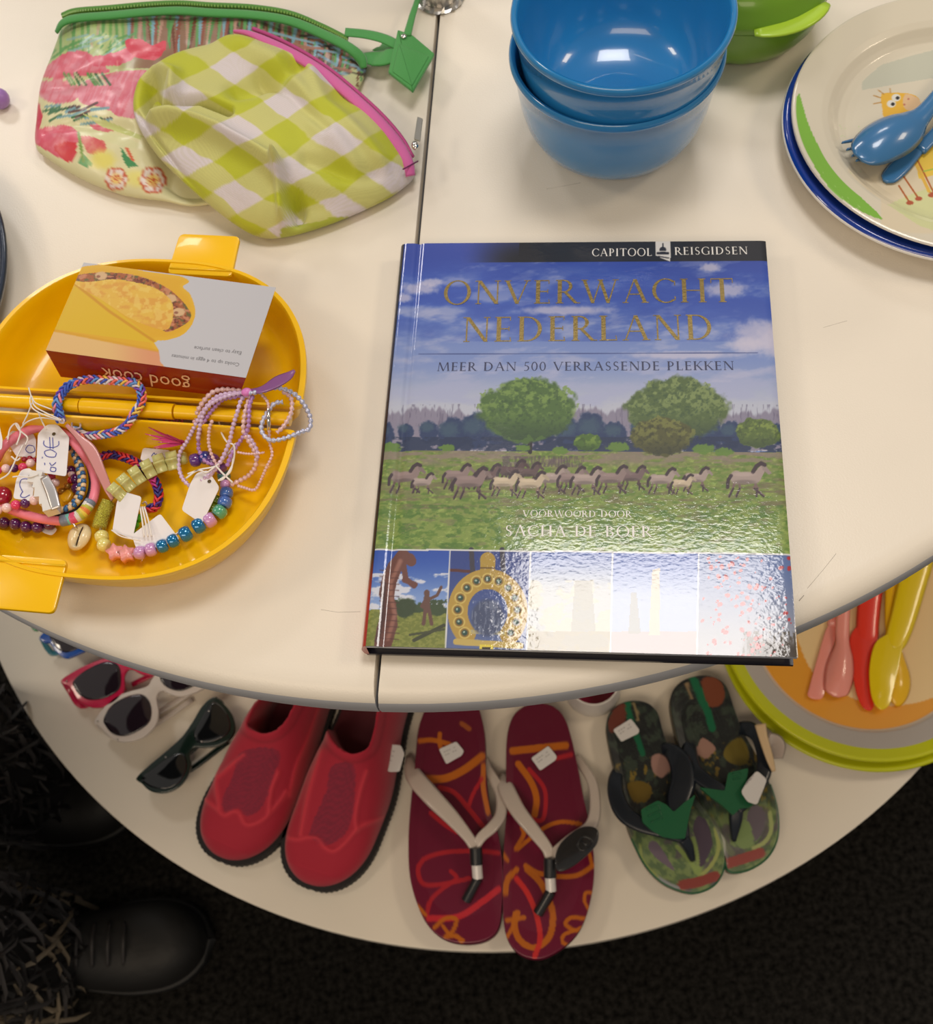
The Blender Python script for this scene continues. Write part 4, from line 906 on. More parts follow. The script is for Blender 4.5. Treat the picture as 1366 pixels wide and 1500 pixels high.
# ------------------------------------------------------------------ bracelets in the front half of the omelette maker
r1 = lambda x, y: (x / 5.358, 540 + y / 5.358)
r2 = lambda x, y: (200 + x / 4.689, 530 + y / 4.689)
r3 = lambda x, y: (x / 2.631, 330 + y / 2.631)
def Z(p, z): return at(p[0], p[1], TOP + z)
def inst(name, me, parent, M):
    o = bpy.data.objects.new(name, me); COL.objects.link(o); o.parent = parent; o.matrix_basis = W(parent).inverted() @ M; return o
def mesh_of(name, v, f, m, smooth=True):
    me = bpy.data.meshes.new(name); me.from_pydata([tuple(p) for p in v], [], f); me.materials.append(m); me.polygons.foreach_set('use_smooth', [smooth] * len(f)); me.update(); return me
MESH = {}
def bead_mesh(kind, m):
    k = (kind, m.name)
    if k in MESH: return MESH[k]
    if kind == 'ball': v, f = ball((0, 0, 0), 1, 16, 10)
    elif kind == 'barrel': v, f = lathe([(.32, -.72), (.75, -.70), (.96, -.4), (1, 0), (.96, .4), (.75, .70), (.32, .72)], (0, 0, 0), 16)
    elif kind == 'disc': v, f = lathe([(.3, -.5), (.9, -.5), (1, -.35), (1, .35), (.9, .5), (.3, .5)], (0, 0, 0), 16)
    elif kind == 'star':
        o = []
        for i in range(10): r = 1.15 if i % 2 == 0 else .62; o.append((r * math.cos(i * math.pi / 5), r * math.sin(i * math.pi / 5)))
        v, f = slab(rounded(o, .25, 3), -.55, .55, 0)
    elif kind == 'link':            # one arm of a looped rubber band
        v, f = sweep(spline([(-1.1, -.95, -.25), (-.5, -1.0, .35), (.35, -.35, .75), (1.15, .10, .45)], 4), .36, 6)
    MESH[k] = mesh_of(kind, v, f, m); return MESH[k]
def mat4(t, s, u, loc, k):
    return Matrix(((t.x * k[0], s.x * k[1], u.x * k[2], loc.x), (t.y * k[0], s.y * k[1], u.y * k[2], loc.y), (t.z * k[0], s.z * k[1], u.z * k[2], loc.z), (0, 0, 0, 1)))
def resample(path, step):
    out = [path[0].copy()]; acc = 0
    for a, b in zip(path[:-1], path[1:]):
        L = (b - a).length
        while L > 1e-9 and acc + L >= step:
            a = a + (b - a) * ((step - acc) / L); out.append(a.copy()); L = (b - a).length; acc = 0
        acc += L
    return out
def beads(parent, pts, seq, r, kind='ball', gap=1.9, closed=False, name='bead'):
    P = resample(spline(pts, 12, closed) , r * gap); fr = frames(P)
    for i, p in enumerate(P):
        m = seq[i % len(seq)]
        kd = kind
        if isinstance(m, tuple): kd, m = m
        t, s, u = fr[i]
        inst(name if kd != 'star' else 'star_bead', bead_mesh(kd, m), parent, mat4(s, u, t, p, (r, r, r)))
def braid(parent, pts, mats, w, step, seed=0, closed=False):
    P = resample(spline(pts, 12, closed), step); fr = frames(P); rs = random.Random(seed)
    for i, p in enumerate(P):
        t, s, u = fr[i]
        for sg in (1, -1):
            inst('rubber_link', bead_mesh('link', rs.choice(mats)), parent, mat4(t, s * sg, u, p, (w, w, w)))
            inst('rubber_link', bead_mesh('link', rs.choice(mats)), parent, mat4(t, s * sg, -u, p + t * step * .5, (w, w, w * .8)))
def price_tag(parent, corners, z, tilt=0, name='price_tag', m=None, z2=None, hole=None):
    z2 = z if z2 is None else z2; n = len(corners)
    pl_ = rounded([tuple(at(x, y, TOP + z))[:2] for x, y in corners], .0018, 4)
    v, f = slab(pl_, 0, .00035, 0); c = Vector(pl_[0]); ys = [p[1] for p in pl_]
    v = [Vector((p.x, p.y, TOP + z + p.z + (z2 - z) * (max(ys) - p.y) / (max(ys) - min(ys)))) for p in v]
    o = obj(name, v, f, m or mat('white_tag_card', (.78, .76, .78), .6), parent, smooth=False)
    if hole:
        q = at(hole[0], hole[1], TOP + z + .0006); zz = TOP + z + (z2 - z) * (max(ys) - q.y) / (max(ys) - min(ys)) + .0005
        v, f = lathe([(.0001, 0), (.0011, 0), (.0011, .0002), (0.0001, .0002)], (q.x, q.y, zz), 12); obj('tag_hole', v, f, mat('tag_hole_dark', (.10, .07, .03), .6), o)
    o['z'] = 0; del o['z']
    return o, (lambda x, y: (lambda q: Vector((q.x, q.y, TOP + z + (z2 - z) * (max(ys) - q.y) / (max(ys) - min(ys)) + .0006)))(at(x, y, TOP + (z + z2) / 2)))
m_pen = mat('blue_ballpoint', rgb(50, 60, 170), .5); m_str = mat('white_string', (.82, .78, .74), .8)
def pen(parent, fn, strokes, name='handwriting', r=.00022):
    mb = MB()
    for st in strokes: mb.add(*sweep(spline([fn(*p) for p in st], 4), r, 5))
    return mb.build(name, m_pen, parent)
def thread(parent, pts, r=.0004, m=None, name='string'):
    v, f = sweep(spline([Z(p[:2], p[2]) for p in pts], 6), r, 6); return obj(name, v, f, m or m_str, parent)
def M_(name, r, g, b, rough=.25, coat=.5, trans=0.0, metal=0.0): return mat(name, rgb(r, g, b), rough, metal, coat, trans=trans)
GRP = 'bracelets in the yellow omelette maker'
def brac(c, lab, z=.006):
    q = Z(c, z); return empty('bracelet', tuple(q), 0, lab, 'bracelet', GRP)
rb = [M_('rubber_' + n, *c, rough=.45, coat=.15) for n, c in (('blue', (60, 90, 190)), ('coral', (240, 110, 90)), ('white', (225, 215, 220)), ('yellow', (235, 195, 80)), ('violet', (120, 70, 180)), ('pink', (235, 140, 160)), ('sky', (100, 150, 215)))]
# 1 multicoloured loom band resting on the hinge
b = brac((145, 600), 'multicoloured braided rubber band bracelet resting across the hinge')
bl, co, wh, ye, vi, pk_, sk = rb
braid(b, [Z(p, z) for p, z in (((88, 612), .036), ((84, 590), .040), ((97, 568), .042), ((112, 560), .043))], [bl, bl, vi, sk, bl, pk_], .0022, .0030, 1)
braid(b, [Z(p, z) for p, z in (((112, 560), .043), ((130, 556), .044), ((155, 557), .044), ((180, 559), .044), ((198, 562), .044), ((207, 575), .044), ((206, 592), .042), ((196, 607), .039), ((188, 621), .035), ((172, 632), .030), ((148, 637), .026), ((124, 638), .024), ((108, 626), .027))], [bl, co, wh, ye, vi, pk_, co, sk], .0021, .0030, 2)
v, f = sweep(spline([Z((88, 616), .039), Z((93, 614), .0385), Z((93, 619), .038), Z((88, 618), .038)], 5, True), .0007, 6, closed=True); obj('clear_clip', v, f, M_('clear_clip', 225, 215, 235, .1, 1, .5), b)
v, f = sweep(spline([Z((106, 618), .030), Z((116, 618), .030), Z((117, 626), .029), Z((107, 628), .028)], 5, True), .0006, 6, closed=True); obj('clear_clip', v, f, M_('clear_clip', 225, 215, 235, .1, 1, .5), b)
thread(b, [(88, 614, .04), (70, 606, .042), (52, 596, .041), (47, 585, .042), (42, 568, .043)]); thread(b, [(90, 616, .04), (68, 609, .042), (50, 600, .041), (44, 590, .042), (46, 580, .043), (52, 590, .042), (76, 600, .042)])
thread(b, [(47, 590, .041), (40, 608, .038), (33, 622, .034)]); thread(b, [(88, 616, .04), (60, 612, .04), (40, 618, .037), (30, 628, .032)]); thread(b, [(55, 602, .04), (62, 618, .037), (68, 630, .034)])
# 2 purple and red loom band
b = brac((205, 700), 'purple and red braided rubber band bracelet lying on the yellow floor')
pr_ = [M_('rubber_deep_violet', 74, 34, 130, .45, .15), M_('rubber_navy', 40, 40, 120, .45, .15), M_('rubber_red', 210, 50, 60, .45, .15), M_('rubber_magenta', 190, 50, 130, .45, .15)]
braid(b, [Z(p, z) for p, z in ((r3(372, 900), .010), (r3(420, 884), .011), (r3(470, 892), .012), (r3(520, 912), .012), (r3(565, 950), .012), (r3(598, 990), .012), (r3(612, 1040), .010), (r3(598, 1085), .009), (r3(572, 1092), .008))], pr_, .0021, .0030, 4)
v, f = sweep(spline([Z(r3(548, 1075), .008), Z(r3(560, 1066), .010), Z(r3(566, 1080), .008)], 5), .0006, 6); obj('clear_clip', v, f, M_('clear_clip', 225, 215, 235, .1, 1, .5), b)
# 3 pink disc bracelet with a cowrie shell
b = brac((75, 690), 'pink disc-bead bracelet with a cowrie shell charm and a written price tag')
m_pd = M_('pink_clay', 236, 130, 150, .5, .2)
ring = [(-6, 674), (4, 656), (19, 643), (38, 632), (62, 626), (88, 632), (104, 644), (120, 662), (133, 682), (140, 704), (138, 726), (130, 742), (114, 756), (92, 763), (62, 760), (38, 754), (18, 747), (0, 738)]
rp = resample(spline([Z(p, .022 if 620 < p[1] < 670 else .014) for p in ring], 12), .0008)
v, f = sweep(rp, [.0029 if i % 2 else .0026 for i in range(len(rp))], 12); obj('disc_strand', v, f, m_pd, b)
cl = [M_('clay_' + n, *c, rough=.5, coat=.2) for n, c in (('grey', (120, 130, 150)), ('lime', (190, 190, 70)), ('orange', (230, 130, 60)), ('yellow', (235, 210, 80)), ('mint', (120, 190, 180)), ('rose', (220, 80, 120)), ('white', (225, 220, 215)))]
beads(b, [Z(p, .0155) for p in ((131, 737), (124, 748), (114, 756), (100, 761), (90, 763))], [cl[0], cl[6], cl[1], cl[2], cl[3], cl[1], cl[6], cl[5], cl[5], cl[4], cl[0]], .0034, 'disc', .5, name='disc_bead')
sh = Z((116, 787), .008)
v = []; f = []
def shell_pt(a, t):
    rx, ry = .0068 * (1 + .10 * math.sin(a)), .0088
    return rx * math.cos(a), ry * math.sin(a)
rotm = Matrix.Rotation(-.35, 3, 'Z')
NS, NR = 28, 10
for j in range(NR + 1):
    t = j / NR
    for k in range(NS):
        a = 2 * math.pi * k / NS; x, y = shell_pt(a, t); rr_ = math.sin(t * math.pi / 2); h = .0042 * math.cos(t * math.pi / 2)
        X_ = x * rr_; Y_ = y * rr_; h -= .0030 * math.exp(-((X_ - .0008) / .0009) ** 2) * (abs(Y_) < .0066)
        v.append(sh + rotm @ Vector((X_, Y_, h)))
for j in range(NR):
    for k in range(NS):
        l = (k + 1) % NS; f.append((j * NS + k, (j + 1) * NS + k, (j + 1) * NS + l, j * NS + l))
f.append(tuple(NR * NS + k for k in range(NS))[::-1]); 
so = obj('cowrie_shell', v, f, mat('cream_shell', rgb(232, 214, 170), .25, coat=.6), b); so['label'] = 'glossy cream cowrie shell charm'
v, f = loft([sh + rotm @ Vector((.0008, y, .0018)) for y in (-.006, -.003, 0, .003, .006)], [.0003, .0011, .0014, .0011, .0004], .0006); obj('shell_opening', v, f, mat('shell_slit', rgb(60, 44, 30), .7), so)
v, f = sweep(spline([Z((106, 762), .014), Z((108, 768), .015), Z((113, 775), .013)], 4), .0007, 6); obj('jump_ring', v, f, m_snap, b)
# 4 blue and cream seed-bead ring on a black cord
b = brac((104, 700), 'ring of blue and cream seed beads on a black cord, inside the pink bracelet', .01)
mbb = M_('seed_blue', 40, 110, 170, .2, .8, .2); mcr = M_('seed_cream', 226, 196, 150, .3)
for off in (0, 5):
    beads(b, [Z((x - off, y), .0165) for x, y in ((102, 648), (111, 662), (118, 680), (122, 700), (121, 719), (114, 734), (102, 744), (86, 748))], [mbb, mcr] if off else [mcr, mbb], .0017, 'barrel', 1.6)
v, f = sweep(spline([Z(p, .011) for p in ((104, 644), (118, 660), (130, 682), (134, 706), (129, 730), (112, 748), (92, 754), (70, 750))], 6), .0018, 8); obj('black_cord', v, f, mat('black_cord', (.015, .014, .03), .5), b)
# 5 pink, white and purple beads
b = brac((30, 715), 'string of pink, white and purple round beads crossing the pink bracelet', .012)
mpw = M_('pearl_pink_white', 240, 205, 205, .2, .8); mho = M_('hot_pink', 225, 60, 110, .2, .8); mpu = M_('plum', 84, 24, 92, .15, 1); mrd = M_('garnet', 170, 20, 50, .15, .9, .2)
beads(b, [Z(r1(x, y), .019) for x, y in ((-20, 800), (10, 790), (65, 782), (140, 780), (205, 765), (262, 725))], [mho, mpw, mpu, mho, mpw], .0027)
beads(b, [Z(r1(x, y), .020) for x, y in ((-20, 1110), (35, 1100), (95, 1075), (165, 1062), (235, 1048), (300, 1018))], [mpw, mpw, mho, mpu, mpw, mho], .0029)
beads(b, [Z(r1(x, y), .018) for x, y in ((190, 712), (225, 705), (262, 715), (290, 730))], [mrd], .0018); beads(b, [Z(r1(x, y), .018) for x, y in ((400, 850), (430, 890), (437, 930))], [mho, mpw], .0027)
v, f = ball(Z(r1(15, 1000), .016), .0062, 16, 10, (1, 1, .8)); obj('raspberry_bead', v, f, mrd, b)
# 6 dark plum beads
b = brac((40, 768), 'string of large dark plum beads along the front, under the pink bracelet', .008)
beads(b, [Z((x, y), .0085) for x, y in ((-10, 762), (7, 766), (26, 768), (45, 773), (62, 771), (80, 766))], [mpu], .0037, gap=1.95)
beads(b, [Z((x, y), .0085) for x, y in ((104, 690), (112, 706), (112, 722))], [mpu], .0034, gap=1.95)
# 7 gold and red beads
b = brac((95, 712), 'gold and red bead strand inside the blue and cream ring', .008)
mgo = M_('gold_bead', 200, 150, 60, .2, .6, 0, .5); mry = M_('bright_red_bead', 215, 40, 60, .15, .9)
beads(b, [Z(r1(x, y), .009) for x, y in ((530, 790), (560, 825), (550, 890), (505, 945), (450, 985), (400, 1000))], [mry, mpw, mry, mgo, mgo, mgo], .0023)
v, f = slab(rounded([tuple(Z(r1(x, y), .008))[:2] for x, y in ((470, 1010), (540, 950), (580, 985), (545, 1050), (500, 1060))], .001, 2), TOP + .006, TOP + .010, .001, 2); obj('yellow_charm', v, f, M_('yellow_charm', 240, 180, 20, .3), b)
# 8 stars and pony beads
b = brac((250, 740), 'long bracelet of pearly star beads and blue, green and lilac pony beads', .008)
mst = M_('pearl_lime', 214, 214, 140, .25, .8, .15); mlg = M_('glass_green', 110, 170, 90, .15, .9, .4)
beads(b, [Z(r3(x, y), .016) for x, y in ((452, 1030), (500, 985), (560, 948), (622, 918), (668, 908))], [('star', mst)], .0058, gap=1.3)
beads(b, [Z(r3(x, y), .013) for x, y in ((665, 906), (700, 898), (735, 905))], [mlg, mst, mlg], .0040, 'barrel', 1.5)
mte = M_('teal_glass', 70, 140, 150, .12, 1, .3); mbl = M_('pearl_blue', 70, 110, 190, .15, 1); mgn = M_('pearl_green', 80, 160, 130, .15, 1); mli = M_('pearl_lilac', 200, 150, 205, .15, 1); maq = M_('iridescent_blue', 10, 120, 180, .1, 1, .1, .3); mpk = M_('pearl_rose', 240, 160, 160, .3, .8); mpy = M_('pearl_yellow', 226, 216, 130, .15, 1)
mvi = M_('violet_glass', 110, 60, 150, .12, 1, .3)
seqd = [(r3(752, 905), mvi, 1), (r3(790, 895), M_('deep_blue_glass', 50, 60, 150, .1, 1, .2), 1), (r3(820, 905), mvi, 1), (r3(850, 935), mvi, .9), (r3(862, 965), mte, 1), (r3(868, 1000), mli, .8), (r3(872, 1032), mbl, 1), (r3(866, 1068), mbl, 1.05), (r3(846, 1104), mgn, 1.1), (r3(808, 1136), mli, 1.1),
        (r3(765, 1158), maq, 1.15), (r3(715, 1190), maq, 1.15), (r3(667, 1216), maq, 1.0), (r3(626, 1236), maq, 1.0), (r3(582, 1250), mli, 1.0), (r3(540, 1262), mli, 1.0), (r3(400, 1232), mpy, 1.0), (r3(392, 1200), mpy, 1.0)]
for i, (p, m, k) in enumerate(seqd):
    q = seqd[min(i + 1, len(seqd) - 1)][0]; pq = seqd[max(i - 1, 0)][0]; zz = .018 if i < 4 else .0105
    a, c_ = Z(pq, zz), Z(q, zz); t = (c_ - a).normalized(); s = t.cross(Vector((0, 0, 1))); u = s.cross(t); r = .0041 * k
    inst('pony_bead', bead_mesh('barrel', m), b, mat4(s, u, t, Z(p, zz), (r, r, r)))
for p, k in ((r3(490, 1268), .0050), (r3(445, 1262), .0050)):
    inst('star_bead', bead_mesh('star', mpk), b, Matrix.Translation(Z(p, .0085)) @ Matrix.Rotation(.4, 4, 'Z') @ Matrix.Scale(k, 4))
v, f = sweep(spline([Z(r3(x, y), .009) for x, y in ((700, 1178), (640, 1215), (560, 1248), (480, 1275), (400, 1240), (388, 1180), (398, 1120), (430, 1060), (452, 1030))], 6), .0009, 6); obj('elastic', v, f, M_('clear_elastic', 230, 210, 190, .2, .5, .4), b)
tb = spline([Z(r3(x, y), .0105) for x, y in ((382, 1165), (396, 1115), (418, 1068))], 16); v, f = sweep(tb, [.0040 + .0004 * math.sin(i * 2.4) for i in range(len(tb))], 14)
obj('glitter_tube', v, f, mat('gold_glitter', rgb(230, 196, 70), .25, .3, .6, bump=(1500, 1, .002), var=(1800, .4, 1.8)), b)
beads(b, [Z(r3(x, y), .0085) for x, y in ((505, 1180), (520, 1150), (535, 1120))], [M_('bright_green_glass', 80, 200, 30, .1, 1, .3)], .003, 'barrel', 1.5)
beads(b, [Z(r3(x, y), .0085) for x, y in ((830, 1060), (820, 1090), (805, 1115))], [M_('olive_glass', 130, 160, 30, .1, 1, .4)], .0036, 'barrel', 1.5)
tg, fn = price_tag(b, [r3(478, 1028), r3(545, 1045), r3(500, 1198), r3(425, 1170), r3(450, 1060)], .0165, z2=.012)
tg, fn = price_tag(b, [r3(505, 1192), r3(618, 1112), r3(688, 1205), r3(600, 1236), r3(520, 1240)], .0135, z2=.011)
for k in range(3): thread(b, [(*r3(540 + 8 * k, 1085), .014), (*r3(548 + 12 * k, 1140), .0155), (*r3(556 + 14 * k, 1200), .0155)], .0005)
thread(b, [(*r3(430, 1175), .015), (*r3(470, 1200), .015), (*r3(540, 1215), .015)], .0004)
# tag behind the stars
tg, fn = price_tag(b, [r3(552, 858), r3(655, 868), r3(662, 905), r3(580, 915), r3(540, 905)], .012)
pen(tg, fn, [[r3(592, 880), r3(585, 892), r3(600, 890), r3(594, 878)], [r3(604, 882), r3(598, 895), r3(612, 893)]])
# 9 purple seed-bead strands
b = brac((350, 620), 'lilac and silver seed-bead strands tied with a purple ribbon, hanging over the rim', .03)
mlv = M_('seed_lilac', 212, 184, 220, .12, 1); msv = M_('seed_silver_blue', 195, 198, 225, .12, 1, 0, .3); mpc = M_('seed_peach', 226, 186, 186, .12, 1); mpl = M_('seed_plum', 178, 130, 196, .12, 1)
def strand(pts, m, r=.00135):
    P = resample(spline([Z(r2(p[0], p[1]), p[2]) for p in pts], 10), r * .5)
    v, f = sweep(P, [r * (.5, .95, 1.1, .95)[i % 4] for i in range(len(P))], 7); return obj('seed_bead_strand', v, f, m, b)
strand([(760, 205, .044), (680, 195, .045), (600, 190, .045), (530, 205, .044), (470, 260, .042), (425, 330, .038), (405, 400, .032), (390, 440, .03)], mpc, .0016)
strand([(755, 212, .046), (650, 215, .047), (560, 235, .046), (500, 285, .043), (450, 350, .040), (400, 440, .034), (350, 540, .026), (300, 620, .020), (288, 690, .017), (305, 780, .016), (350, 840, .016), (400, 855, .016), (480, 810, .018), (540, 730, .022)], mlv)
strand([(750, 215, .044), (680, 240, .045), (590, 260, .044), (520, 330, .040), (470, 400, .036), (430, 480, .030), (425, 560, .025), (430, 610, .022), (470, 680, .02), (540, 710, .02)], mpl)
strand([(745, 210, .047), (640, 230, .047), (540, 270, .045), (470, 330, .042), (440, 420, .036), (420, 540, .028)], mlv)
strand([(770, 225, .045), (720, 260, .045), (690, 350, .042), (660, 450, .036), (640, 540, .031), (600, 640, .026), (560, 710, .023), (520, 760, .02), (440, 820, .018)], mlv)
strand([(790, 225, .045), (760, 290, .044), (740, 380, .041), (735, 480, .036), (780, 560, .031), (820, 640, .026), (815, 720, .021), (770, 780, .016), (700, 820, .013), (640, 850, .012)], mpc, .0015)
strand([(800, 230, .046), (775, 300, .045), (770, 400, .041), (760, 470, .037), (700, 560, .03), (650, 640, .026), (620, 720, .022)], mpl, .0014)
strand([(860, 225, .046), (900, 280, .045), (910, 380, .042), (910, 480, .037), (915, 560, .034), (930, 640, .031), (890, 730, .026), (850, 820, .020), (810, 880, .016), (740, 865, .014), (690, 850, .013)], mpc, .0010)
strand([(520, 400, .040), (500, 460, .036), (495, 560, .030), (520, 650, .025), (560, 720, .021)], mpc, .0011)
strand([(760, 215, .049), (860, 205, .049), (920, 180, .048), (1000, 185, .047), (1080, 220, .044), (1140, 280, .040), (1180, 350, .036), (1195, 400, .034), (1185, 460, .033), (1130, 480, .034), (1060, 510, .036), (980, 535, .037), (910, 535, .037), (860, 480, .038), (865, 410, .040), (910, 330, .042), (950, 285, .043), (1005, 275, .043)], msv, .0015)
strand([(1000, 200, .046), (1060, 250, .043), (1060, 350, .040), (1010, 440, .038), (960, 490, .037)], mpc, .0014)
strand([(740, 480, .036), (790, 540, .032), (830, 620, .028), (825, 680, .024)], mlv, .0013)
strand([(690, 620, .028), (760, 632, .028), (830, 630, .028), (880, 622, .028)], mpc, .0008)
v, f = sweep([Z(r2(905, 320), .0465), Z(r2(908, 470), .040)], .0011, 8); obj('silver_tube', v, f, m_snap, b)
m_rib = M_('purple_ribbon', 150, 90, 160, .4, .3, .3)
v, f = lofts([(Z(r2(760, 205), .048), .003), (Z(r2(860, 190), .051), .005), (Z(r2(960, 140), .055), .008), (Z(r2(1040, 100), .058), .006), (Z(r2(1085, 60), .060), .002)], thick=.0006); obj('ribbon', v, f, m_rib, b)
v, f = ball(Z(r2(755, 208), .049), .0026, 14, 8, (1.2, 1, .9)); obj('ribbon_knot', v, f, M_('pink_ribbon', 225, 130, 205, .4, .3), b)
rs = random.Random(2)
for k in range(13):
    a = math.radians(80 + k * 11); L = .012 + rs.random() * .008; p0 = Z(r2(320, 560), .018)
    v, f = lofts([(p0, .0016), (p0 + Vector((math.cos(a) * L * .5, math.sin(a) * L * .5, .006)), .002), (p0 + Vector((math.cos(a) * L, math.sin(a) * L, .009 + rs.random() * .004)), .0003)], thick=.0004, n=3); obj('tassel_blade', v, f, M_('pink_tinsel', 225, 70, 150, .2, .8, .3), b)
tg, fn = price_tag(b, [r2(412, 765), r2(490, 745), r2(562, 850), r2(425, 1078), r2(292, 995), r2(365, 830)], .020, z2=.013, hole=r2(494, 812))
for pts in ([(520, 365), (560, 400), (580, 480), (620, 550), (670, 580), (660, 700), (600, 800), (560, 815)], [(680, 560), (620, 640), (545, 715), (420, 745), (340, 800)], [(545, 715), (600, 775), (660, 830)], [(540, 720), (480, 760), (430, 745), (350, 770)], [(655, 600), (660, 680), (640, 760), (570, 810)]):
    thread(b, [(*r2(x, y), .030 if y < 600 else .024) for x, y in pts], .00055)
# written price tags on the left pile
b3 = brac((70, 650), 'white price tag bundle with blue handwriting on the bead pile', .02); b3['category'] = 'price tag'; del b3['group']; b3.name = 'price_tag_bundle'
tg, fn = price_tag(b3, [r1(298, 512), r1(372, 440), r1(452, 440), r1(542, 535), r1(510, 835), r1(275, 800)], .0265, z2=.0245, hole=r1(420, 510))
pen(tg, fn, [[r1(465, 575), r1(462, 605), r1(425, 622), r1(375, 620), r1(348, 600), r1(350, 572)], [r1(395, 545), r1(397, 632)], [r1(418, 548), r1(420, 634)], [r1(440, 660), r1(400, 640), r1(352, 655), r1(370, 690), r1(430, 695), r1(445, 665)], [r1(350, 740), r1(352, 756)], [r1(335, 695), r1(332, 706)],
            [r1(390, 740), r1(405, 760), r1(430, 745), r1(438, 735)], [r1(400, 770), r1(395, 800), r1(430, 805), r1(436, 780), r1(405, 772)]])
tg, fn = price_tag(b3, [r1(125, 870), r1(170, 795), r1(235, 780), r1(282, 830), r1(240, 1030), r1(95, 1010)], .0235, z2=.0215, hole=r1(232, 842))
pen(tg, fn, [[r1(262, 930), r1(240, 880), r1(200, 870), r1(170, 880), r1(158, 920), r1(180, 970)], [r1(232, 990), r1(190, 1010), r1(160, 1000), r1(175, 970)]])
tg, fn = price_tag(b3, [r1(40, 545), r1(150, 440), r1(230, 450), r1(285, 560), r1(280, 700), r1(130, 690)], .0170)
pen(tg, fn, [[r1(262, 610), r1(225, 605), r1(205, 640), r1(235, 665), r1(275, 650), r1(268, 612)]])
tg, fn = price_tag(b3, [r1(-60, 470), r1(-5, 440), r1(22, 560), r1(15, 640), r1(-60, 640)], .030)
v, f = lofts([(Z(r1(520, 440), .034), .0022), (Z(r1(610, 530), .030), .0035), (Z(r1(710, 640), .0265), .0070), (Z(r1(790, 810), .0225), .0060), (Z(r1(850, 950), .018), .0045), (Z(r1(880, 1030), .015), .0018)], thick=.0006); obj('ribbon', v, f, M_('blush_ribbon', 226, 160, 160, .3, .5, .25), b3)
for pts in ([(60, 560), (80, 470), (130, 430), (160, 500), (130, 600)], [(200, 600), (215, 540), (150, 480), (120, 430)], [(0, 870), (70, 820), (130, 700), (180, 600)], [(100, 850), (160, 845), (235, 850), (300, 830)], [(90, 690), (130, 720), (160, 700)]):
    thread(b3, [(*r1(x, y), .028) for x, y in pts], .0005)
mwb = M_('white_letter_bead', 225, 222, 218, .3, .6)
for i, (x, y) in enumerate(((285, 860), (325, 905), (335, 975), (375, 1030), (400, 1085))):
    q = Z(r1(x, y), .025); v, f = box(q.x - .0037, q.x + .0037, q.y - .0037, q.y + .0037, q.z - .004, q.z + .0022 + .0004 * i); R_ = Matrix.Rotation(-.35 + .12 * i, 3, 'Z')
    obj('cube_bead', [q + R_ @ (Vector(p) - q) for p in v], f, mwb, b3, smooth=False)
v, f = lofts([(Z(r1(345, 850), .0295), .005), (Z(r1(400, 960), .0295), .0065), (Z(r1(440, 1100), .0285), .006)], thick=.001); obj('metal_clasp', v, f, mat('satin_silver', (.62, .60, .60), .35, .8), b3)
tg, fn = price_tag(b3, [r1(300, 1240), r1(380, 1225), r1(455, 1260), r1(410, 1312), r1(340, 1290)], .0062)
# ------------------------------------------------------------------ lower shelf: sunglasses
def L3(x, y, z): return at(x, y, LOW + z)
m_lens = mat('smoked_lens', rgb(36, 26, 34), .05, coat=1, spec=.9)
q6 = lambda x, y: (x / 2.277, 880 + y / 2.277)
def sunglasses(front, lenses, temples, m, label, lens_m=None, temple_m=None, z=.0255, rivets=()):
    F_ = [q6(*p) for p in front]; cx_ = sum(p[0] for p in F_) / len(F_); cy_ = sum(p[1] for p in F_) / len(F_)
    g = empty('sunglasses', tuple(L3(cx_, cy_, 0)), 0, label, 'sunglasses', 'sunglasses in a row at the left of the lower shelf')
    v, f = slab(pxo(spl2(F_, 6), LOW + z), LOW + z - .0042, LOW + z, .0013, 3); obj('front_frame', v, f, m, g, sharp=70)
    for ln in lenses:
        Lp = pxo(spl2([q6(*p) for p in ln], 6), LOW + z); V, Fc, S = pillow(Lp, LOW + z - .0002, lambda X, Y, s: .0006 + .0012 * (1 - s * s), 12); obj('lens', V, Fc, lens_m or m_lens, g)
    for tp in temples: v, f = lofts([(L3(*q6(x, y), zz), .0062) for x, y, zz in tp], thick=.003); obj('temple', v, f, temple_m or m, g)
    for p in rivets: v, f = ball(L3(*q6(*p), z + .0006), .0011, 8, 6); obj('hinge_rivet', v, f, m_snap, g)
    return g
sunglasses([(454, 590), (500, 545), (560, 495), (606, 452), (640, 405), (672, 352), (712, 320), (748, 345), (776, 385), (783, 430), (766, 462), (725, 484), (680, 490), (646, 490), (632, 512), (636, 550), (620, 592), (590, 625), (545, 642), (500, 634), (472, 610)],
    [[(474, 590), (520, 552), (566, 520), (606, 508), (622, 532), (620, 568), (598, 606), (560, 628), (512, 624), (482, 608)], [(648, 440), (672, 392), (706, 340), (738, 352), (762, 388), (768, 424), (752, 450), (710, 470), (668, 474), (650, 462)]],
    [[(462, 590, .023), (478, 600, .012), (520, 620, .006), (640, 560, .004), (760, 470, .004)], [(716, 328, .023), (740, 350, .012), (735, 400, .006), (640, 500, .0045), (540, 560, .004)]],
    M_('dark_green_frame', 14, 34, 27, .2, .8), 'dark green cat-eye sunglasses with black lenses, nearest to the red water shoes', lens_m=mat('black_lens', (.006, .007, .008), .05, coat=1, spec=.9), rivets=[(696, 368), (672, 470), (552, 522)])
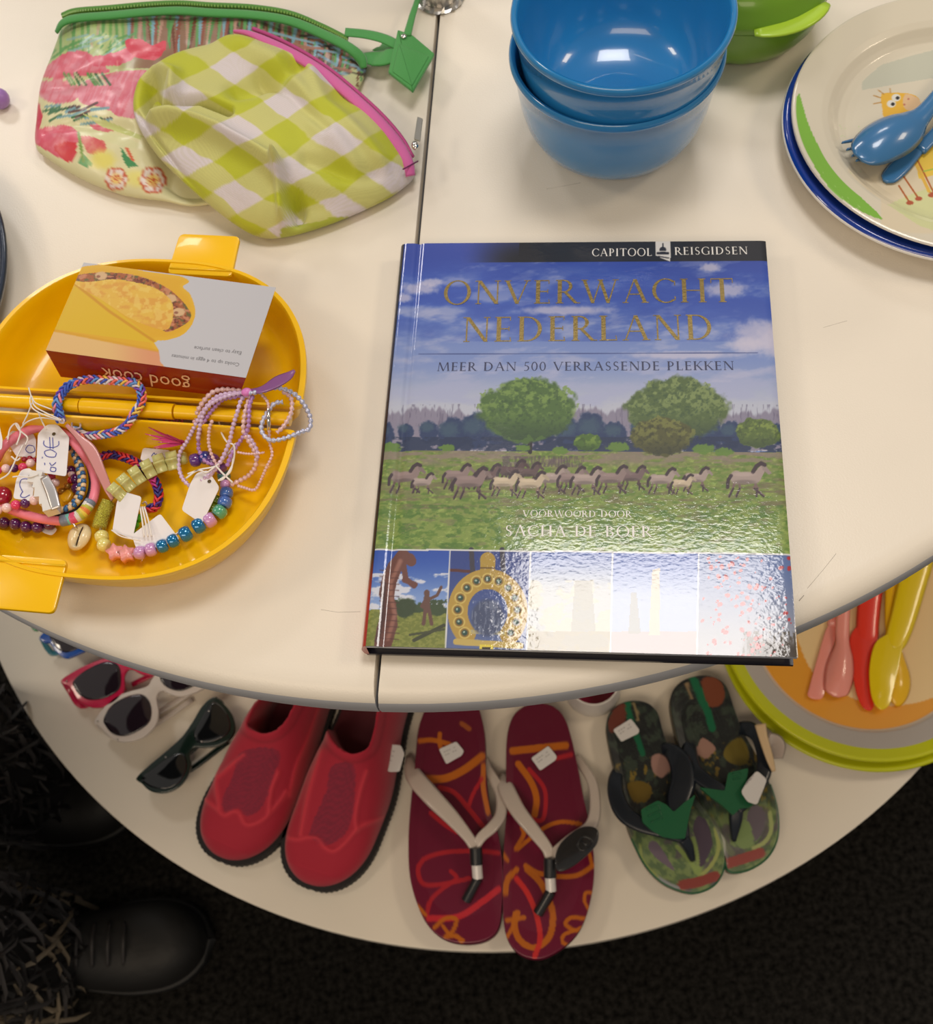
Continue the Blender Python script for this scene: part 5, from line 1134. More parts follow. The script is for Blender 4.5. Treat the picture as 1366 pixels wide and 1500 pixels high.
sunglasses([(313, 405), (335, 368), (380, 322), (430, 302), (488, 285), (505, 262), (530, 232), (600, 205), (690, 195), (730, 220), (712, 265), (670, 296), (610, 318), (568, 312), (540, 300), (522, 320), (528, 370), (520, 412), (482, 452), (430, 470), (388, 467), (355, 445), (332, 420)],
    [[(346, 395), (370, 352), (418, 322), (468, 312), (496, 332), (506, 370), (496, 408), (456, 438), (415, 452), (377, 444), (354, 420)], [(534, 252), (560, 230), (620, 215), (680, 214), (692, 240), (668, 272), (612, 300), (572, 296), (544, 278)]],
    [[(322, 400, .023), (345, 425, .012), (400, 455, .006), (520, 410, .004), (640, 330, .004)], [(712, 215, .023), (735, 230, .014), (700, 260, .008), (600, 330, .004), (480, 400, .004)]],
    M_('white_frame', 214, 204, 196, .3, .6), 'white framed sunglasses with smoked lenses, second from the red water shoes', rivets=[(326, 402), (392, 462)])
sunglasses([(202, 268), (240, 238), (300, 208), (370, 186), (420, 196), (480, 165), (560, 142), (605, 158), (596, 205), (545, 238), (482, 248), (436, 228), (416, 246), (414, 292), (400, 322), (370, 346), (320, 357), (280, 347), (254, 326), (234, 292)],
    [[(244, 270), (280, 236), (340, 207), (380, 206), (400, 226), (404, 270), (394, 300), (350, 325), (300, 331), (270, 318), (251, 295)], [(446, 206), (492, 180), (550, 165), (582, 176), (570, 206), (520, 228), (474, 232), (450, 222)]],
    [[(212, 268, .023), (232, 300, .014), (262, 345, .010), (300, 345, .005), (420, 290, .004)], [(600, 165, .023), (612, 180, .014), (560, 220, .006), (440, 280, .004)]],
    M_('raspberry_frame', 196, 22, 74, .25, .7), 'raspberry red framed sunglasses between the white pair and the blue pair', rivets=[(222, 268)])
sunglasses([(130, 122), (160, 96), (228, 72), (300, 60), (360, 40), (420, 30), (470, 50), (440, 90), (380, 105), (335, 108), (295, 158), (242, 186), (214, 191), (184, 168), (166, 142), (146, 140)],
    [[(166, 112), (204, 92), (262, 78), (310, 84), (312, 110), (276, 150), (236, 170), (206, 170), (180, 145)], [(352, 62), (400, 45), (444, 56), (425, 84), (376, 94)]],
    [[(140, 125, .023), (160, 160, .012), (185, 175, .006), (260, 150, .004)], [(465, 50, .023), (450, 90, .010), (330, 150, .004)]],
    M_('blue_frame', 8, 80, 176, .25, .7), 'bright blue framed sunglasses half hidden under the upper tabletop', temple_m=M_('turquoise_temple', 70, 150, 170))
sunglasses([(102, 72), (130, 50), (190, 22), (260, 0), (330, -20), (400, -20), (380, 20), (320, 40), (260, 40), (200, 55), (160, 72), (138, 86), (116, 100)],
    [[(150, 62), (190, 40), (230, 32), (228, 44), (190, 54)], [(290, 12), (330, -4), (370, -6), (350, 16), (310, 26)]], [[(110, 78, .023), (118, 94, .012), (180, 70, .004)]],
    M_('green_frame', 50, 165, 100, .3, .6), 'green framed sunglasses, only a corner showing under the upper tabletop')
# ------------------------------------------------------------------ red water shoes
def water_shoe(toe, mid, opening, seams, panel_px, label, length=.250, hmax=.066):
    a, b = L3(*toe, .006), L3(*mid, .006); ax = (b - a).normalized(); sx_ = Vector((ax.y, -ax.x, 0))
    g = empty('water_shoe', (a.x, a.y, LOW), 0, label, 'shoe', 'pair of red water shoes')
    wf = lambda t: (.0440 * np.clip(1 - (1 - np.clip(t / .24, 0, 1)) ** 2.4, 0, 1) ** .50) * (1 - .24 * sstep(.36, .72, t)) * np.clip(1 - (np.clip((t - .86) / .14, 0, 1)) ** 2.4, 0, 1) ** .5
    bend = lambda t: .006 * np.sin(np.pi * t * 1.1)
    NT, NP = 150, 90; t, p = np.meshgrid(np.linspace(0.0, 1, NT + 1), np.linspace(0, 1, NP + 1)); t = t.ravel(); p = p.ravel(); t = t ** 1.25
    ph = np.pi * p; wd = wf(t); hh = (.020 + (hmax - .018) * sstep(.02, .58, t)) * np.clip(t / .05, 0, 1) ** .5 * (1 - .12 * sstep(.9, 1, t))
    cx = np.cos(ph); lx_ = -np.sign(cx) * np.abs(cx) ** .80 * wd * (1 - .20 * np.sin(ph) ** 2 * sstep(.3, .6, t)) ; lz = np.sin(ph) ** .78 * hh + .007
    Pn = np.array(a)[None] + np.outer(t * length, np.array(ax)) + np.outer(lx_ + bend(t), np.array(sx_)); Pn[:, 2] = LOW + lz
    X, Y = pix(Pn); P = Paint(X, Y, (186, 26, 52)); opening = spl2(opening, 5)
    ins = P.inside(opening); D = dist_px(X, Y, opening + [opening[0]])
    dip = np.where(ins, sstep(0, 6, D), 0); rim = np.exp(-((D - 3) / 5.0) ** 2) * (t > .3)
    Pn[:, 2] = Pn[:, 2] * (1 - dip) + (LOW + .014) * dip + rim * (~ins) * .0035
    if panel_px:
        m = P.inside(spl2(panel_px, 5)); P.put(m * .45, (118, 30, 64)); P.put(m * .25 * (np.sin(X * 2.4) * np.sin(Y * 2.4) > 0), (90, 20, 44))
    for s_ in seams:
        d = dist_px(X, Y, spl2(s_, 6, False)); k = np.exp(-(d / 3.6) ** 2); P.put(k * .8 * (~ins), (226, 58, 72)); Pn[:, 2] += .0022 * k * (~ins)
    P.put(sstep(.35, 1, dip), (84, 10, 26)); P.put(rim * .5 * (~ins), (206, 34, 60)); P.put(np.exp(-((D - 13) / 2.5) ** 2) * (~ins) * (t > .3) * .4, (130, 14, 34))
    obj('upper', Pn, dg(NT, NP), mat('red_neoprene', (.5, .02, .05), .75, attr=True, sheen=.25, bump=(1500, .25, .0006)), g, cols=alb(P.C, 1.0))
    o = []
    tt = np.linspace(0, 1, 80) ** 1.2
    for s_ in (1, -1):
        seq = tt if s_ == 1 else tt[::-1]
        for q_ in seq:
            w_ = wf(q_) + .0040; pt = a + ax * (q_ * (length + .007) - .0035) + sx_ * (s_ * w_ + bend(q_)); o.append((pt.x, pt.y))
    
    oo = []; c_ = np.mean(o, 0)
    q_ = resample([Vector((x, y, 0)) for x, y in o] + [Vector((*o[0], 0))], .0026)
    for i, v_ in enumerate(q_[:-1]):
        d = Vector((v_.x - c_[0], v_.y - c_[1])).normalized() * (.0006 if i % 2 else -.0004); oo.append((v_.x + d.x, v_.y + d.y))
    v, f = slab(oo, LOW + .0002, LOW + .0105, 0); obj('sole', v, f, mat('black_rubber', (.012, .011, .012), .7), g, smooth=False)
    return g
ws1 = water_shoe((324, 1257), (424, 1050), [(363, 1060), (369, 1068), (384, 1074), (402, 1071), (417, 1058), (427, 1040), (452, 985), (420, 960), (385, 1010), (370, 1040)],
    [[(300, 1170), (316, 1184), (329, 1195), (340, 1190), (350, 1191), (359, 1207), (372, 1208), (390, 1198), (411, 1174), (420, 1160)], [(320, 1120), (316, 1150), (322, 1184)], [(320, 1138), (338, 1122), (357, 1106)], [(408, 1132), (398, 1158), (394, 1190)], [(470, 1030), (455, 1075), (436, 1120), (425, 1165)]],
    [(356, 1100), (340, 1140), (326, 1170), (330, 1190), (350, 1184), (362, 1196), (385, 1180), (400, 1140), (408, 1100)], 'left shoe of the red slip-on water shoes, without a tag')
ws2 = water_shoe((454, 1297), (543, 1050), [(480, 1058), (484, 1078), (497, 1095), (518, 1104), (538, 1096), (546, 1075), (552, 1040), (556, 960), (510, 960), (493, 1020)],
    [[(424, 1228), (438, 1230), (450, 1227), (465, 1229), (476, 1242), (490, 1247), (505, 1236), (523, 1216), (540, 1206), (562, 1198)], [(523, 1216), (521, 1197), (528, 1160), (538, 1130)], [(470, 1100), (452, 1160), (440, 1222)]],
    [(486, 1122), (477, 1160), (455, 1212), (456, 1228), (482, 1238), (512, 1210), (520, 1150), (516, 1120)], 'right shoe of the red slip-on water shoes, with a white price tag on its side')
def ztag(parent, pts, z, n_lines=3, name='price_sticker', th=.0004, tilt=0, r=.0018):
    o_ = rounded(pxo(pts, LOW + z), r, 4); v, f = slab(o_, LOW + z - th, LOW + z, 0); 
    c_ = sum(o_[i][1] for i in range(len(o_))) / len(o_); v = [Vector((p.x, p.y, p.z + tilt * (p.y - c_))) for p in v]
    st = obj(name, v, f, mat('sticker_white', (.70, .68, .67), .55), parent, smooth=False)
    p0 = Vector(pts[0]); p1 = Vector(pts[1]); p3 = Vector(pts[-1])
    mb = MB()
    for i in range(n_lines):
        a = p0 + (p3 - p0) * (.28 + .2 * i); d = p1 - p0
        for k in range(5):
            if (k + i) % 4 == 3: continue
            q0 = a + d * (.16 + .14 * k); q1 = a + d * (.25 + .14 * k); A_ = L3(q0.x, q0.y, z + .0002); B_ = L3(q1.x, q1.y, z + .0002)
            A_.z += tilt * (A_.y - c_); B_.z += tilt * (B_.y - c_); mb.add(*sweep([A_, B_], .00035, 4))
    tag(mb.build('printed_line', mat('pale_grey_print', (.33, .31, .33), .6), st), kind='stuff'); return st
ztag(ws2, [(553, 1088), (587, 1092), (592, 1104), (585, 1130), (572, 1131), (543, 1122)], .040, tilt=0)
v, f = sweep([L3(556, 1105, .0404), L3(556.6, 1106, .0406)], .0008, 6); obj('tag_hole', v, f, mat('tag_hole_dark', (.1, .07, .03), .6), ws2)
# ------------------------------------------------------------------ burgundy flip-flops
q7 = lambda x, y: (580 + x / 3.748, 1020 + y / 3.748)
m_ff = mat('printed_foam', (.5, .5, .5), .32, coat=.25, attr=True, coat_rough=.15)
m_ffs = mat('burgundy_foam', rgb(96, 14, 44), .5); m_strap = mat('cream_rubber', (.58, .50, .44), .35, coat=.3); m_blk = mat('black_plastic', (.012, .012, .014), .3, coat=.5); m_wpl = mat('white_plastic', (.72, .68, .66), .3, coat=.5)
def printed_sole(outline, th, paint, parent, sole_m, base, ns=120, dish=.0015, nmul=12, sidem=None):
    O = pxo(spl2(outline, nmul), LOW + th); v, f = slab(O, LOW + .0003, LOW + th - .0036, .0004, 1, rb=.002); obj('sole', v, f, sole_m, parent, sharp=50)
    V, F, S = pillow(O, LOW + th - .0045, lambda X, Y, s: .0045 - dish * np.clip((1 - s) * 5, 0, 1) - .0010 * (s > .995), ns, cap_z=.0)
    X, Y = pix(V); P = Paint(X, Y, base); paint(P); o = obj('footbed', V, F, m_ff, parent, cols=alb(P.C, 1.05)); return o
bg = (112, 14, 48); orr = (200, 108, 24); rdd = (184, 34, 44)
def stroke(P, pts, w, c, a=.95): P.line(spl2([q7(*p) for p in pts], 6, False), w / 3.748, c, a)
def pf1(P):
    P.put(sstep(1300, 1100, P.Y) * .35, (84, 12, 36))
    for pts, w, c in (([(130, 245), (200, 240), (290, 262)], 26, orr), ([(240, 205), (238, 250), (250, 290), (290, 300)], 22, orr), ([(360, 150), (400, 178)], 26, (170, 90, 40)), ([(170, 455), (270, 450), (370, 405), (470, 330)], 42, orr), ([(480, 380), (478, 500), (505, 640)], 26, orr),
                      ([(240, 500), (320, 530), (400, 620), (480, 720)], 26, rdd), ([(470, 450), (420, 540), (400, 600)], 20, rdd), ([(190, 640), (260, 700), (330, 745)], 24, rdd), ([(560, 860), (450, 850), (280, 855), (160, 890), (120, 950), (150, 1030), (260, 1030), (400, 1000)], 24, rdd),
                      ([(300, 960), (330, 1000), (250, 1060), (190, 1120), (165, 1200)], 22, rdd), ([(180, 1220), (340, 1210), (470, 1130), (560, 1060)], 34, (210, 44, 54)), ([(210, 1270), (270, 1220), (330, 1225), (310, 1290), (270, 1320), (330, 1315), (360, 1350)], 22, orr), ([(255, 1260), (290, 1300), (370, 1340)], 18, orr), ([(120, 1150), (160, 1200)], 18, orr)):
        stroke(P, pts, w, c)
def pf2(P):
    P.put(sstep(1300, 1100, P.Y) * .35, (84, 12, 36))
    for pts, w, c in (([(640, 300), (780, 285), (930, 270)], 40, orr), ([(670, 370), (740, 470), (770, 560), (760, 650)], 34, orr), ([(730, 400), (810, 500), (820, 600), (800, 680), (740, 670)], 22, rdd), ([(1010, 700), (900, 690), (800, 730), (660, 840), (700, 760), (690, 720)], 22, orr),
                      ([(600, 1080), (610, 1010), (660, 950)], 30, orr), ([(710, 930), (780, 970), (900, 990), (1000, 980), (1080, 930)], 26, orr), ([(720, 950), (790, 1020), (830, 1100), (860, 1200), (840, 1320), (760, 1380), (680, 1340), (650, 1260), (665, 1190)], 34, orr),
                      ([(660, 1000), (720, 1080), (770, 1200), (790, 1330), (760, 1430)], 28, (214, 48, 44)), ([(610, 1230), (700, 1215)], 26, orr), ([(650, 1190), (640, 1260), (610, 1320)], 20, orr), ([(1080, 1080), (1040, 1080), (1035, 1130), (1060, 1170)], 18, orr),
                      ([(1030, 1220), (960, 1215), (930, 1250), (980, 1285), (1020, 1270)], 22, orr), ([(980, 1285), (920, 1310), (915, 1350), (950, 1370)], 20, orr), ([(620, 500), (680, 580), (620, 640)], 18, rdd), ([(880, 340), (960, 320)], 24, rdd), ([(1060, 860), (1075, 930)], 18, orr), ([(590, 870), (610, 900)], 20, orr)):
        stroke(P, pts, w, c)
o1 = [q7(*p) for p in [(190, 20), (150, 90), (118, 200), (100, 400), (78, 600), (66, 800), (76, 1000), (130, 1180), (200, 1290), (290, 1345), (400, 1358), (500, 1336), (560, 1275), (580, 1150), (583, 920), (558, 750), (512, 600), (492, 400), (486, 220), (465, 100), (430, 20), (370, -40), (250, -40)]]
o2 = [q7(*p) for p in [(608, 220), (640, 110), (700, 55), (780, 36), (860, 52), (920, 110), (960, 220), (1000, 400), (1030, 560), (1062, 700), (1084, 850), (1086, 1000), (1060, 1150), (1010, 1280), (930, 1370), (830, 1432), (750, 1443), (670, 1412), (612, 1340), (588, 1220), (584, 1000), (592, 800), (606, 600), (602, 400)]]
def q7L(x, y, z): return L3(*q7(x, y), z)
def flipflop(o, pf, label, left, right, post, sticker):
    g = empty('flip_flop', tuple(L3(*o[9], 0)), 0, label, 'flip-flop', 'pair of burgundy flip-flops')
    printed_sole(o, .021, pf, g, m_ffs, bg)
    v, f = lofts([(q7L(x, y, z), w) for x, y, z, w in left], thick=.0028); obj('strap', v, f, m_strap, g)
    v, f = lofts([(q7L(x, y, z), w) for x, y, z, w in right], thick=.0028, up=Vector((0, 0, 1))); obj('strap', v, f, m_strap, g)
    for (a, b, m, r) in post:
        v, f = sweep(spline([q7L(*a), (q7L(*a) + q7L(*b)) / 2, q7L(*b)], 4), r, 14); obj('toe_post', v, f, m, g, sharp=50)
    ztag(g, [q7(*p) for p in sticker], .0222, 2)
    return g
f1 = flipflop(o1, pf1, 'left burgundy flip-flop, its cream strap without a badge',
    [(70, 330, .006, .006), (95, 430, .022, .017), (190, 545, .036, .018), (300, 660, .040, .015), (390, 765, .040, .011), (432, 830, .038, .010)],
    [(432, 830, .037, .009), (470, 770, .040, .010), (530, 715, .038, .011), (575, 640, .030, .011), (570, 520, .020, .011), (500, 400, .010, .010), (488, 350, .006, .008)],
    [((437, 832, .038), (442, 925, .034), m_blk, .0062), ((442, 925, .034), (448, 1000, .030), m_wpl, .0050), ((448, 1000, .030), (385, 1120, .020), m_blk, .0050)],
    [(235, 290), (330, 248), (372, 300), (360, 325), (275, 373)])
f2 = flipflop(o2, pf2, 'right burgundy flip-flop with a black oval badge on its strap',
    [(585, 430, .006, .006), (600, 500, .022, .016), (670, 630, .034, .015), (760, 745, .040, .013), (825, 830, .040, .011), (845, 885, .038, .010)],
    [(845, 885, .037, .009), (880, 850, .039, .010), (960, 790, .040, .012), (1060, 720, .036, .012), (1092, 620, .028, .011), (1078, 480, .018, .010), (1020, 380, .010, .009), (985, 330, .006, .007)],
    [((845, 890, .038), (845, 995, .034), m_blk, .0062), ((845, 995, .034), (850, 1070, .030), m_wpl, .0050), ((850, 1070, .030), (780, 1190, .020), m_blk, .0052)],
    [(740, 340), (835, 272), (882, 330), (875, 350), (790, 408)])
bo = spl2([q7(*p) for p in [(870, 900), (900, 810), (990, 730), (1060, 712), (1108, 735), (1105, 800), (1060, 860), (960, 940), (890, 960)]], 5)
v, f = slab(pxo(bo, LOW + .046), LOW + .0425, LOW + .0462, .0012, 2); bd = obj('oval_badge', v, f, m_blk, f2, sharp=60); bd['label'] = 'black oval badge'
v, f = sweep(spline([L3(*q7(x, y), .0465) for x, y in ((1035, 770), (1075, 790), (1060, 830), (1020, 845), (995, 815), (1010, 780))], 5, True), .0011, 6, closed=True); obj('badge_emblem', v, f, m_blk, bd)
v, f = sweep([L3(*q7(1015, 795), .0465), L3(*q7(1055, 825), .0465)], .0009, 6); obj('badge_emblem', v, f, m_blk, bd)
# ------------------------------------------------------------------ children's patterned flip-flops
q8 = lambda x, y: (860 + x / 4.269, 980 + y / 4.269)
m_gsole = mat('grey_green_foam', rgb(112, 106, 92), .6); m_nv = mat('dark_navy_rubber', rgb(14, 24, 36), .4, coat=.3); m_gr = mat('bottle_green_rubber', rgb(14, 92, 56), .45, coat=.3)
def camo(P, polys, sd):
    X, Y = P.X, P.Y; rs = random.Random(sd)
    yy = Y + (X - 1000) * .2
    P.put(sstep(1160, 1230, yy) , (96, 116, 78)); P.put(sstep(.46, .6, fbm(X / 9, Y / 9, sd)) * sstep(1170, 1220, yy) * .8, (140, 156, 96)); P.put(sstep(.52, .62, fbm(X / 14, Y / 24, sd + 4)) * sstep(1150, 1220, yy) * .8, (100, 90, 96))
    P.put(sstep(.5, .62, fbm(X / 10, Y / 10, sd + 9)) * (1 - sstep(1160, 1220, yy)) * .7, (58, 72, 58)); P.put(sstep(.6, .68, fbm(X / 7, Y / 7, sd + 19)) * (1 - sstep(1180, 1220, yy)) * (yy > 1100) * .8, (150, 120, 40))
    P.put((np.sin(X * 1.9) * np.sin(Y * 1.9) > .3) * .12, (190, 190, 170))
    for kind, pts, w, c in polys:
        if kind == 'p': P.poly(spl2([q8(*p) for p in pts], 4), c)
        else: P.line(spl2([q8(*p) for p in pts], 5, False), w / 4.269, c)
def pc1(P): camo(P, [('p', [(130, 330), (170, 250), (230, 215), (235, 330), (150, 400)], 0, (110, 52, 40)), ('l', [(252, 215), (262, 290), (300, 400), (345, 530)], 34, (14, 100, 66)), ('l', [(285, 215), (310, 270), (315, 320)], 14, (150, 130, 90)), ('p', [(400, 560), (440, 530), (500, 560), (540, 620), (500, 650), (460, 680), (410, 640)], 0, (170, 130, 118)),
    ('p', [(250, 720), (330, 700), (400, 740), (380, 820), (290, 830)], 0, (110, 88, 30)), ('p', [(380, 1090), (430, 1080), (500, 1180), (545, 1260), (480, 1220), (400, 1150)], 0, (120, 104, 116)), ('l', [(560, 1110), (640, 1200), (700, 1290), (690, 1180), (660, 1060)], 26, (150, 168, 96)), ('p', [(690, 920), (750, 960), (780, 1100), (710, 1240), (690, 1100), (660, 1000)], 0, (84, 70, 84)),
    ('l', [(800, 1000), (820, 1120), (780, 1220), (720, 1280)], 22, (170, 176, 104)), ('l', [(595, 1350), (700, 1330), (800, 1295)], 62, (150, 70, 62)), ('l', [(420, 1290), (500, 1345), (560, 1370)], 28, (150, 152, 150)), ('l', [(330, 1100), (350, 1200), (440, 1300)], 14, (150, 160, 90))], 3)
def pc2(P): camo(P, [('p', [(720, 60), (800, 55), (850, 110), (850, 200), (790, 240), (740, 210), (720, 130)], 0, (128, 66, 42)), ('l', [(655, 55), (690, 120), (720, 200), (755, 280), (780, 370)], 46, (16, 104, 68)), ('l', [(620, 90), (650, 180)], 16, (150, 124, 90)), ('p', [(690, 480), (720, 430), (800, 490), (770, 540), (740, 560), (680, 520)], 0, (168, 128, 112)),
    ('p', [(880, 470), (960, 430), (1010, 520), (990, 600), (900, 590), (850, 540)], 0, (120, 104, 40)), ('p', [(1000, 900), (1060, 850), (1110, 900), (1100, 1000), (1050, 1080), (1010, 1000)], 0, (110, 98, 104)), ('l', [(1140, 900), (1150, 1000), (1110, 1080), (1040, 1120)], 24, (176, 184, 118)), ('p', [(950, 950), (1010, 960), (1040, 1100), (960, 1120), (920, 1060)], 0, (132, 152, 92)),
    ('l', [(880, 1215), (980, 1185), (1080, 1150)], 64, (160, 78, 70)), ('l', [(780, 950), (850, 1080), (900, 1150)], 40, (120, 124, 100))], 8)
oc1 = [q8(*p) for p in [(118, 340), (160, 245), (260, 198), (370, 208), (438, 270), (470, 380), (512, 500), (600, 680), (700, 830), (790, 950), (848, 1080), (855, 1230), (800, 1340), (700, 1392), (600, 1388), (470, 1330), (370, 1230), (300, 1100), (250, 980), (205, 800), (172, 640), (135, 480)]]
oc2 = [q8(*p) for p in [(518, 200), (570, 90), (680, 42), (790, 48), (870, 110), (920, 250), (970, 380), (1070, 560), (1150, 740), (1190, 900), (1185, 1060), (1120, 1180), (1000, 1255), (890, 1262), (862, 1180), (800, 1000), (700, 820), (620, 650), (560, 430)]]
def q8L(x, y, z): return L3(*q8(x, y), z)
def kid(o, pc, label, straps, post, horn, z=.020):
    g = empty('child_flip_flop', tuple(L3(*o[12], 0)), 0, label, 'flip-flop', "pair of children's patterned flip-flops")
    printed_sole(o, z, pc, g, m_gsole, (26, 32, 34), ns=90, nmul=9)
    O = pxo(spl2(o, 8), LOW + z); v = [Vector((x, y, LOW + z - .0022)) for x, y in O]
    ring = v[int(len(v) * .42):int(len(v) * .80)]; vv_, ff_ = sweep(ring, .0014, 6); obj('green_rand', vv_, ff_, m_gr, g)
    for s_ in straps: v, f = lofts([(q8L(x, y, zz), w) for x, y, zz, w in s_], thick=.0032); obj('strap', v, f, m_nv, g)
    v, f = lofts([(q8L(x, y, zz), w) for x, y, zz, w in post], thick=.007); obj('toe_post', v, f, m_nv, g)
    v, f = slab(pxo(rounded([q8(*p) for p in horn], 2.5, 3), LOW + .043), LOW + .0395, LOW + .0435, 0); h_ = obj('strap_ornament', v, f, m_gr, g, smooth=False); h_['label'] = 'raised green rubber ornament'
    return g, h_
k1, h1 = kid(oc1, pc1, "left children's flip-flop, dark heel, with a price sticker on its heel",
    [[(215, 600, .008, .010), (178, 680, .022, .014), (180, 790, .032, .016), (230, 900, .038, .017), (330, 970, .040, .015), (480, 1020, .040, .012), (600, 1060, .038, .010)], [(440, 520, .012, .012), (510, 505, .024, .016), (580, 580, .034, .022), (600, 700, .038, .024), (570, 820, .040, .022), (580, 950, .040, .016), (610, 1060, .038, .010)]],
    [(600, 1060, .037, .012), (630, 1110, .031, .011), (655, 1190, .019, .006)], [(335, 880), (440, 822), (495, 850), (540, 895), (600, 840), (676, 785), (640, 900), (610, 1060), (540, 1062), (470, 1050), (400, 1010), (345, 960)])
k2, h2 = kid(oc2, pc2, "right children's flip-flop, brown patch on its heel, next to the lime rimmed plates",
    [[(660, 420, .008, .010), (640, 500, .022, .014), (660, 620, .034, .016), (740, 700, .040, .015), (850, 770, .041, .013), (930, 870, .039, .010)], [(920, 370, .012, .012), (1010, 375, .026, .017), (1075, 440, .034, .014), (1110, 580, .038, .015), (1080, 700, .040, .014), (1010, 810, .040, .012), (935, 880, .038, .010)]],
    [(930, 880, .037, .014), (925, 960, .031, .012), (915, 1068, .019, .005)], [(700, 740), (858, 762), (880, 650), (1005, 620), (985, 770), (1055, 830), (1010, 868), (955, 872), (910, 915), (840, 850), (770, 800)])
for g_, strokes in ((h1, [[(370, 880), (440, 850), (455, 880)], [(380, 920), (450, 890), (465, 915)], [(395, 960), (470, 930)]]), (h2, [[(905, 660), (960, 650)], [(910, 690), (955, 680)]])):
    for s_ in strokes: v, f = sweep(spline([q8L(x, y, .0435) for x, y in s_], 4), .0009, 6); obj('ornament_ridge', v, f, m_gr, g_)
ztag(k1, [q8(*p) for p in [(160, 380), (272, 310), (325, 380), (320, 402), (212, 455)]], .0212, 2)
ztag(k2, [q8(*p) for p in [(1000, 700), (1060, 635), (1122, 690), (1105, 740), (1060, 850), (1000, 830), (960, 770)]], .050, 2, r=.003)
v, f = lofts([(q8L(1080, 345, .052), .011), (q8L(1100, 430, .050), .009), (q8L(1140, 560, .046), .0075), (q8L(1165, 640, .042), .004)], thick=.0016); obj('hanger_clip', v, f, mat('beige_plastic', rgb(206, 178, 138), .4), k2)
v, f = lofts([(q8L(1125, 430, .036), .012), (q8L(1180, 470, .034), .018), (q8L(1190, 560, .032), .010)], thick=.001); obj('clear_hook', v, f, mat('milky_plastic', rgb(196, 180, 168), .3, trans=.3), k2)
# ------------------------------------------------------------------ small white cup behind the flip-flops
cc = L3(867, 1013, 0); cup = empty('cup', (cc.x, cc.y, LOW), 0, 'small white cup with a magenta inside, behind the burgundy flip-flops', 'cup')
v, f = lathe([(0, 0), (.024, 0), (.0272, .002), (.029, .008), (.0285, .025), (.0265, .036), (.0262, .040), (.0255, .0412), (.0245, .0408)], (cc.x, cc.y, LOW), 64); obj('cup_body', v, f[:-1], mat('white_ceramic', (.68, .64, .60), .35, coat=.4), cup)
v, f = lathe([(.0245, .0408), (.0238, .039), (.0225, .012), (.019, .008), (0, .0075)], (cc.x, cc.y, LOW), 64); obj('magenta_inside', v, f[:-1], mat('magenta_glaze', rgb(150, 14, 66), .3, coat=.4), cup)
# ------------------------------------------------------------------ lime rimmed plates
m_lr = mat('lime_glaze', rgb(200, 206, 14), .3, coat=.4); m_gw = mat('grey_white_melamine', (.66, .62, .60), .35, coat=.3)
for i, (c, dz, R, lab) in enumerate((((.3745, .3245), .001, .1425, 'lower of the two lime rimmed plates on the lower shelf'), ((.3760, .3305), .0135, .1420, 'upper lime rimmed plate, orange and cream inside, holding cutlery'))):
    p_ = empty('plate', (*c, LOW + dz), 0, lab, 'plate', 'lime rimmed plates on the lower shelf')
    v, f = lathe([(0, 0), (.095, 0), (.100, .001), (.122, .008), (.138, .0140), (R, .0162), (R + .0008, .0185)], (*c, LOW + dz), 128); obj('plate_body', v, f[:-1], m_gw, p_)
    v, f = lathe([(R + .0008, .0185), (R + .0004, .0208), (R - .0012, .0216), (R - .0035, .0208), (R - .0125, .0178)], (*c, LOW + dz), 128); obj('lime_rim', v, f[:-2], m_lr, p_)['label'] = 'lime green rim'
    pr = [(R - .0125, .0178), (R - .020, .0140), (R - .031, .0085), (R - .034, .0045), (R - .036, .0035), (0, .0030)]
    if i == 0: v, f = lathe(pr, (*c, LOW + dz), 128); obj('plate_inside', v, f[:-1], m_gw, p_)
    else:
        rr = []
        for (r0, z0), (r1_, z1) in zip(pr[:-1], pr[1:]):
            k = max(1, int((r0 - r1_) / .0012))
            for j in range(k): rr.append((r0 + (r1_ - r0) * j / k, z0 + (z1 - z0) * j / k))
        N = 300; A = np.arange(N) * 2 * np.pi / N; R_ = np.array(rr)
        V = np.stack([c[0] + R_[:, 0, None] * np.cos(A), c[1] + R_[:, 0, None] * np.sin(A), LOW + dz + np.repeat(R_[:, 1, None], N, 1)], 2).reshape(-1, 3)
        k = np.arange(N); F = np.concatenate([np.stack([a_ * N + k, (a_ + 1) * N + k, (a_ + 1) * N + (k + 1) % N, a_ * N + (k + 1) % N], 1) for a_ in range(len(rr) - 1)])[:, ::-1]
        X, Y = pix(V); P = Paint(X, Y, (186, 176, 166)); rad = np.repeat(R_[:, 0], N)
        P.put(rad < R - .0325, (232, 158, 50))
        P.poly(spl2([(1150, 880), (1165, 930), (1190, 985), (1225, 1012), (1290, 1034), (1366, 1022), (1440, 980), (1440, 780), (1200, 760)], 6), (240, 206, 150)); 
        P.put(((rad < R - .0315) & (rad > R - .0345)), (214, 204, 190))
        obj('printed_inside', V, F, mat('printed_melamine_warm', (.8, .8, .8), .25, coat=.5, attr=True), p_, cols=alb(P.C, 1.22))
q9 = lambda x, y: (1000 + x / 3.732, 800 + y / 3.732)
def q9L(x, y, z): return L3(*q9(x, y), z)
zc = .0195
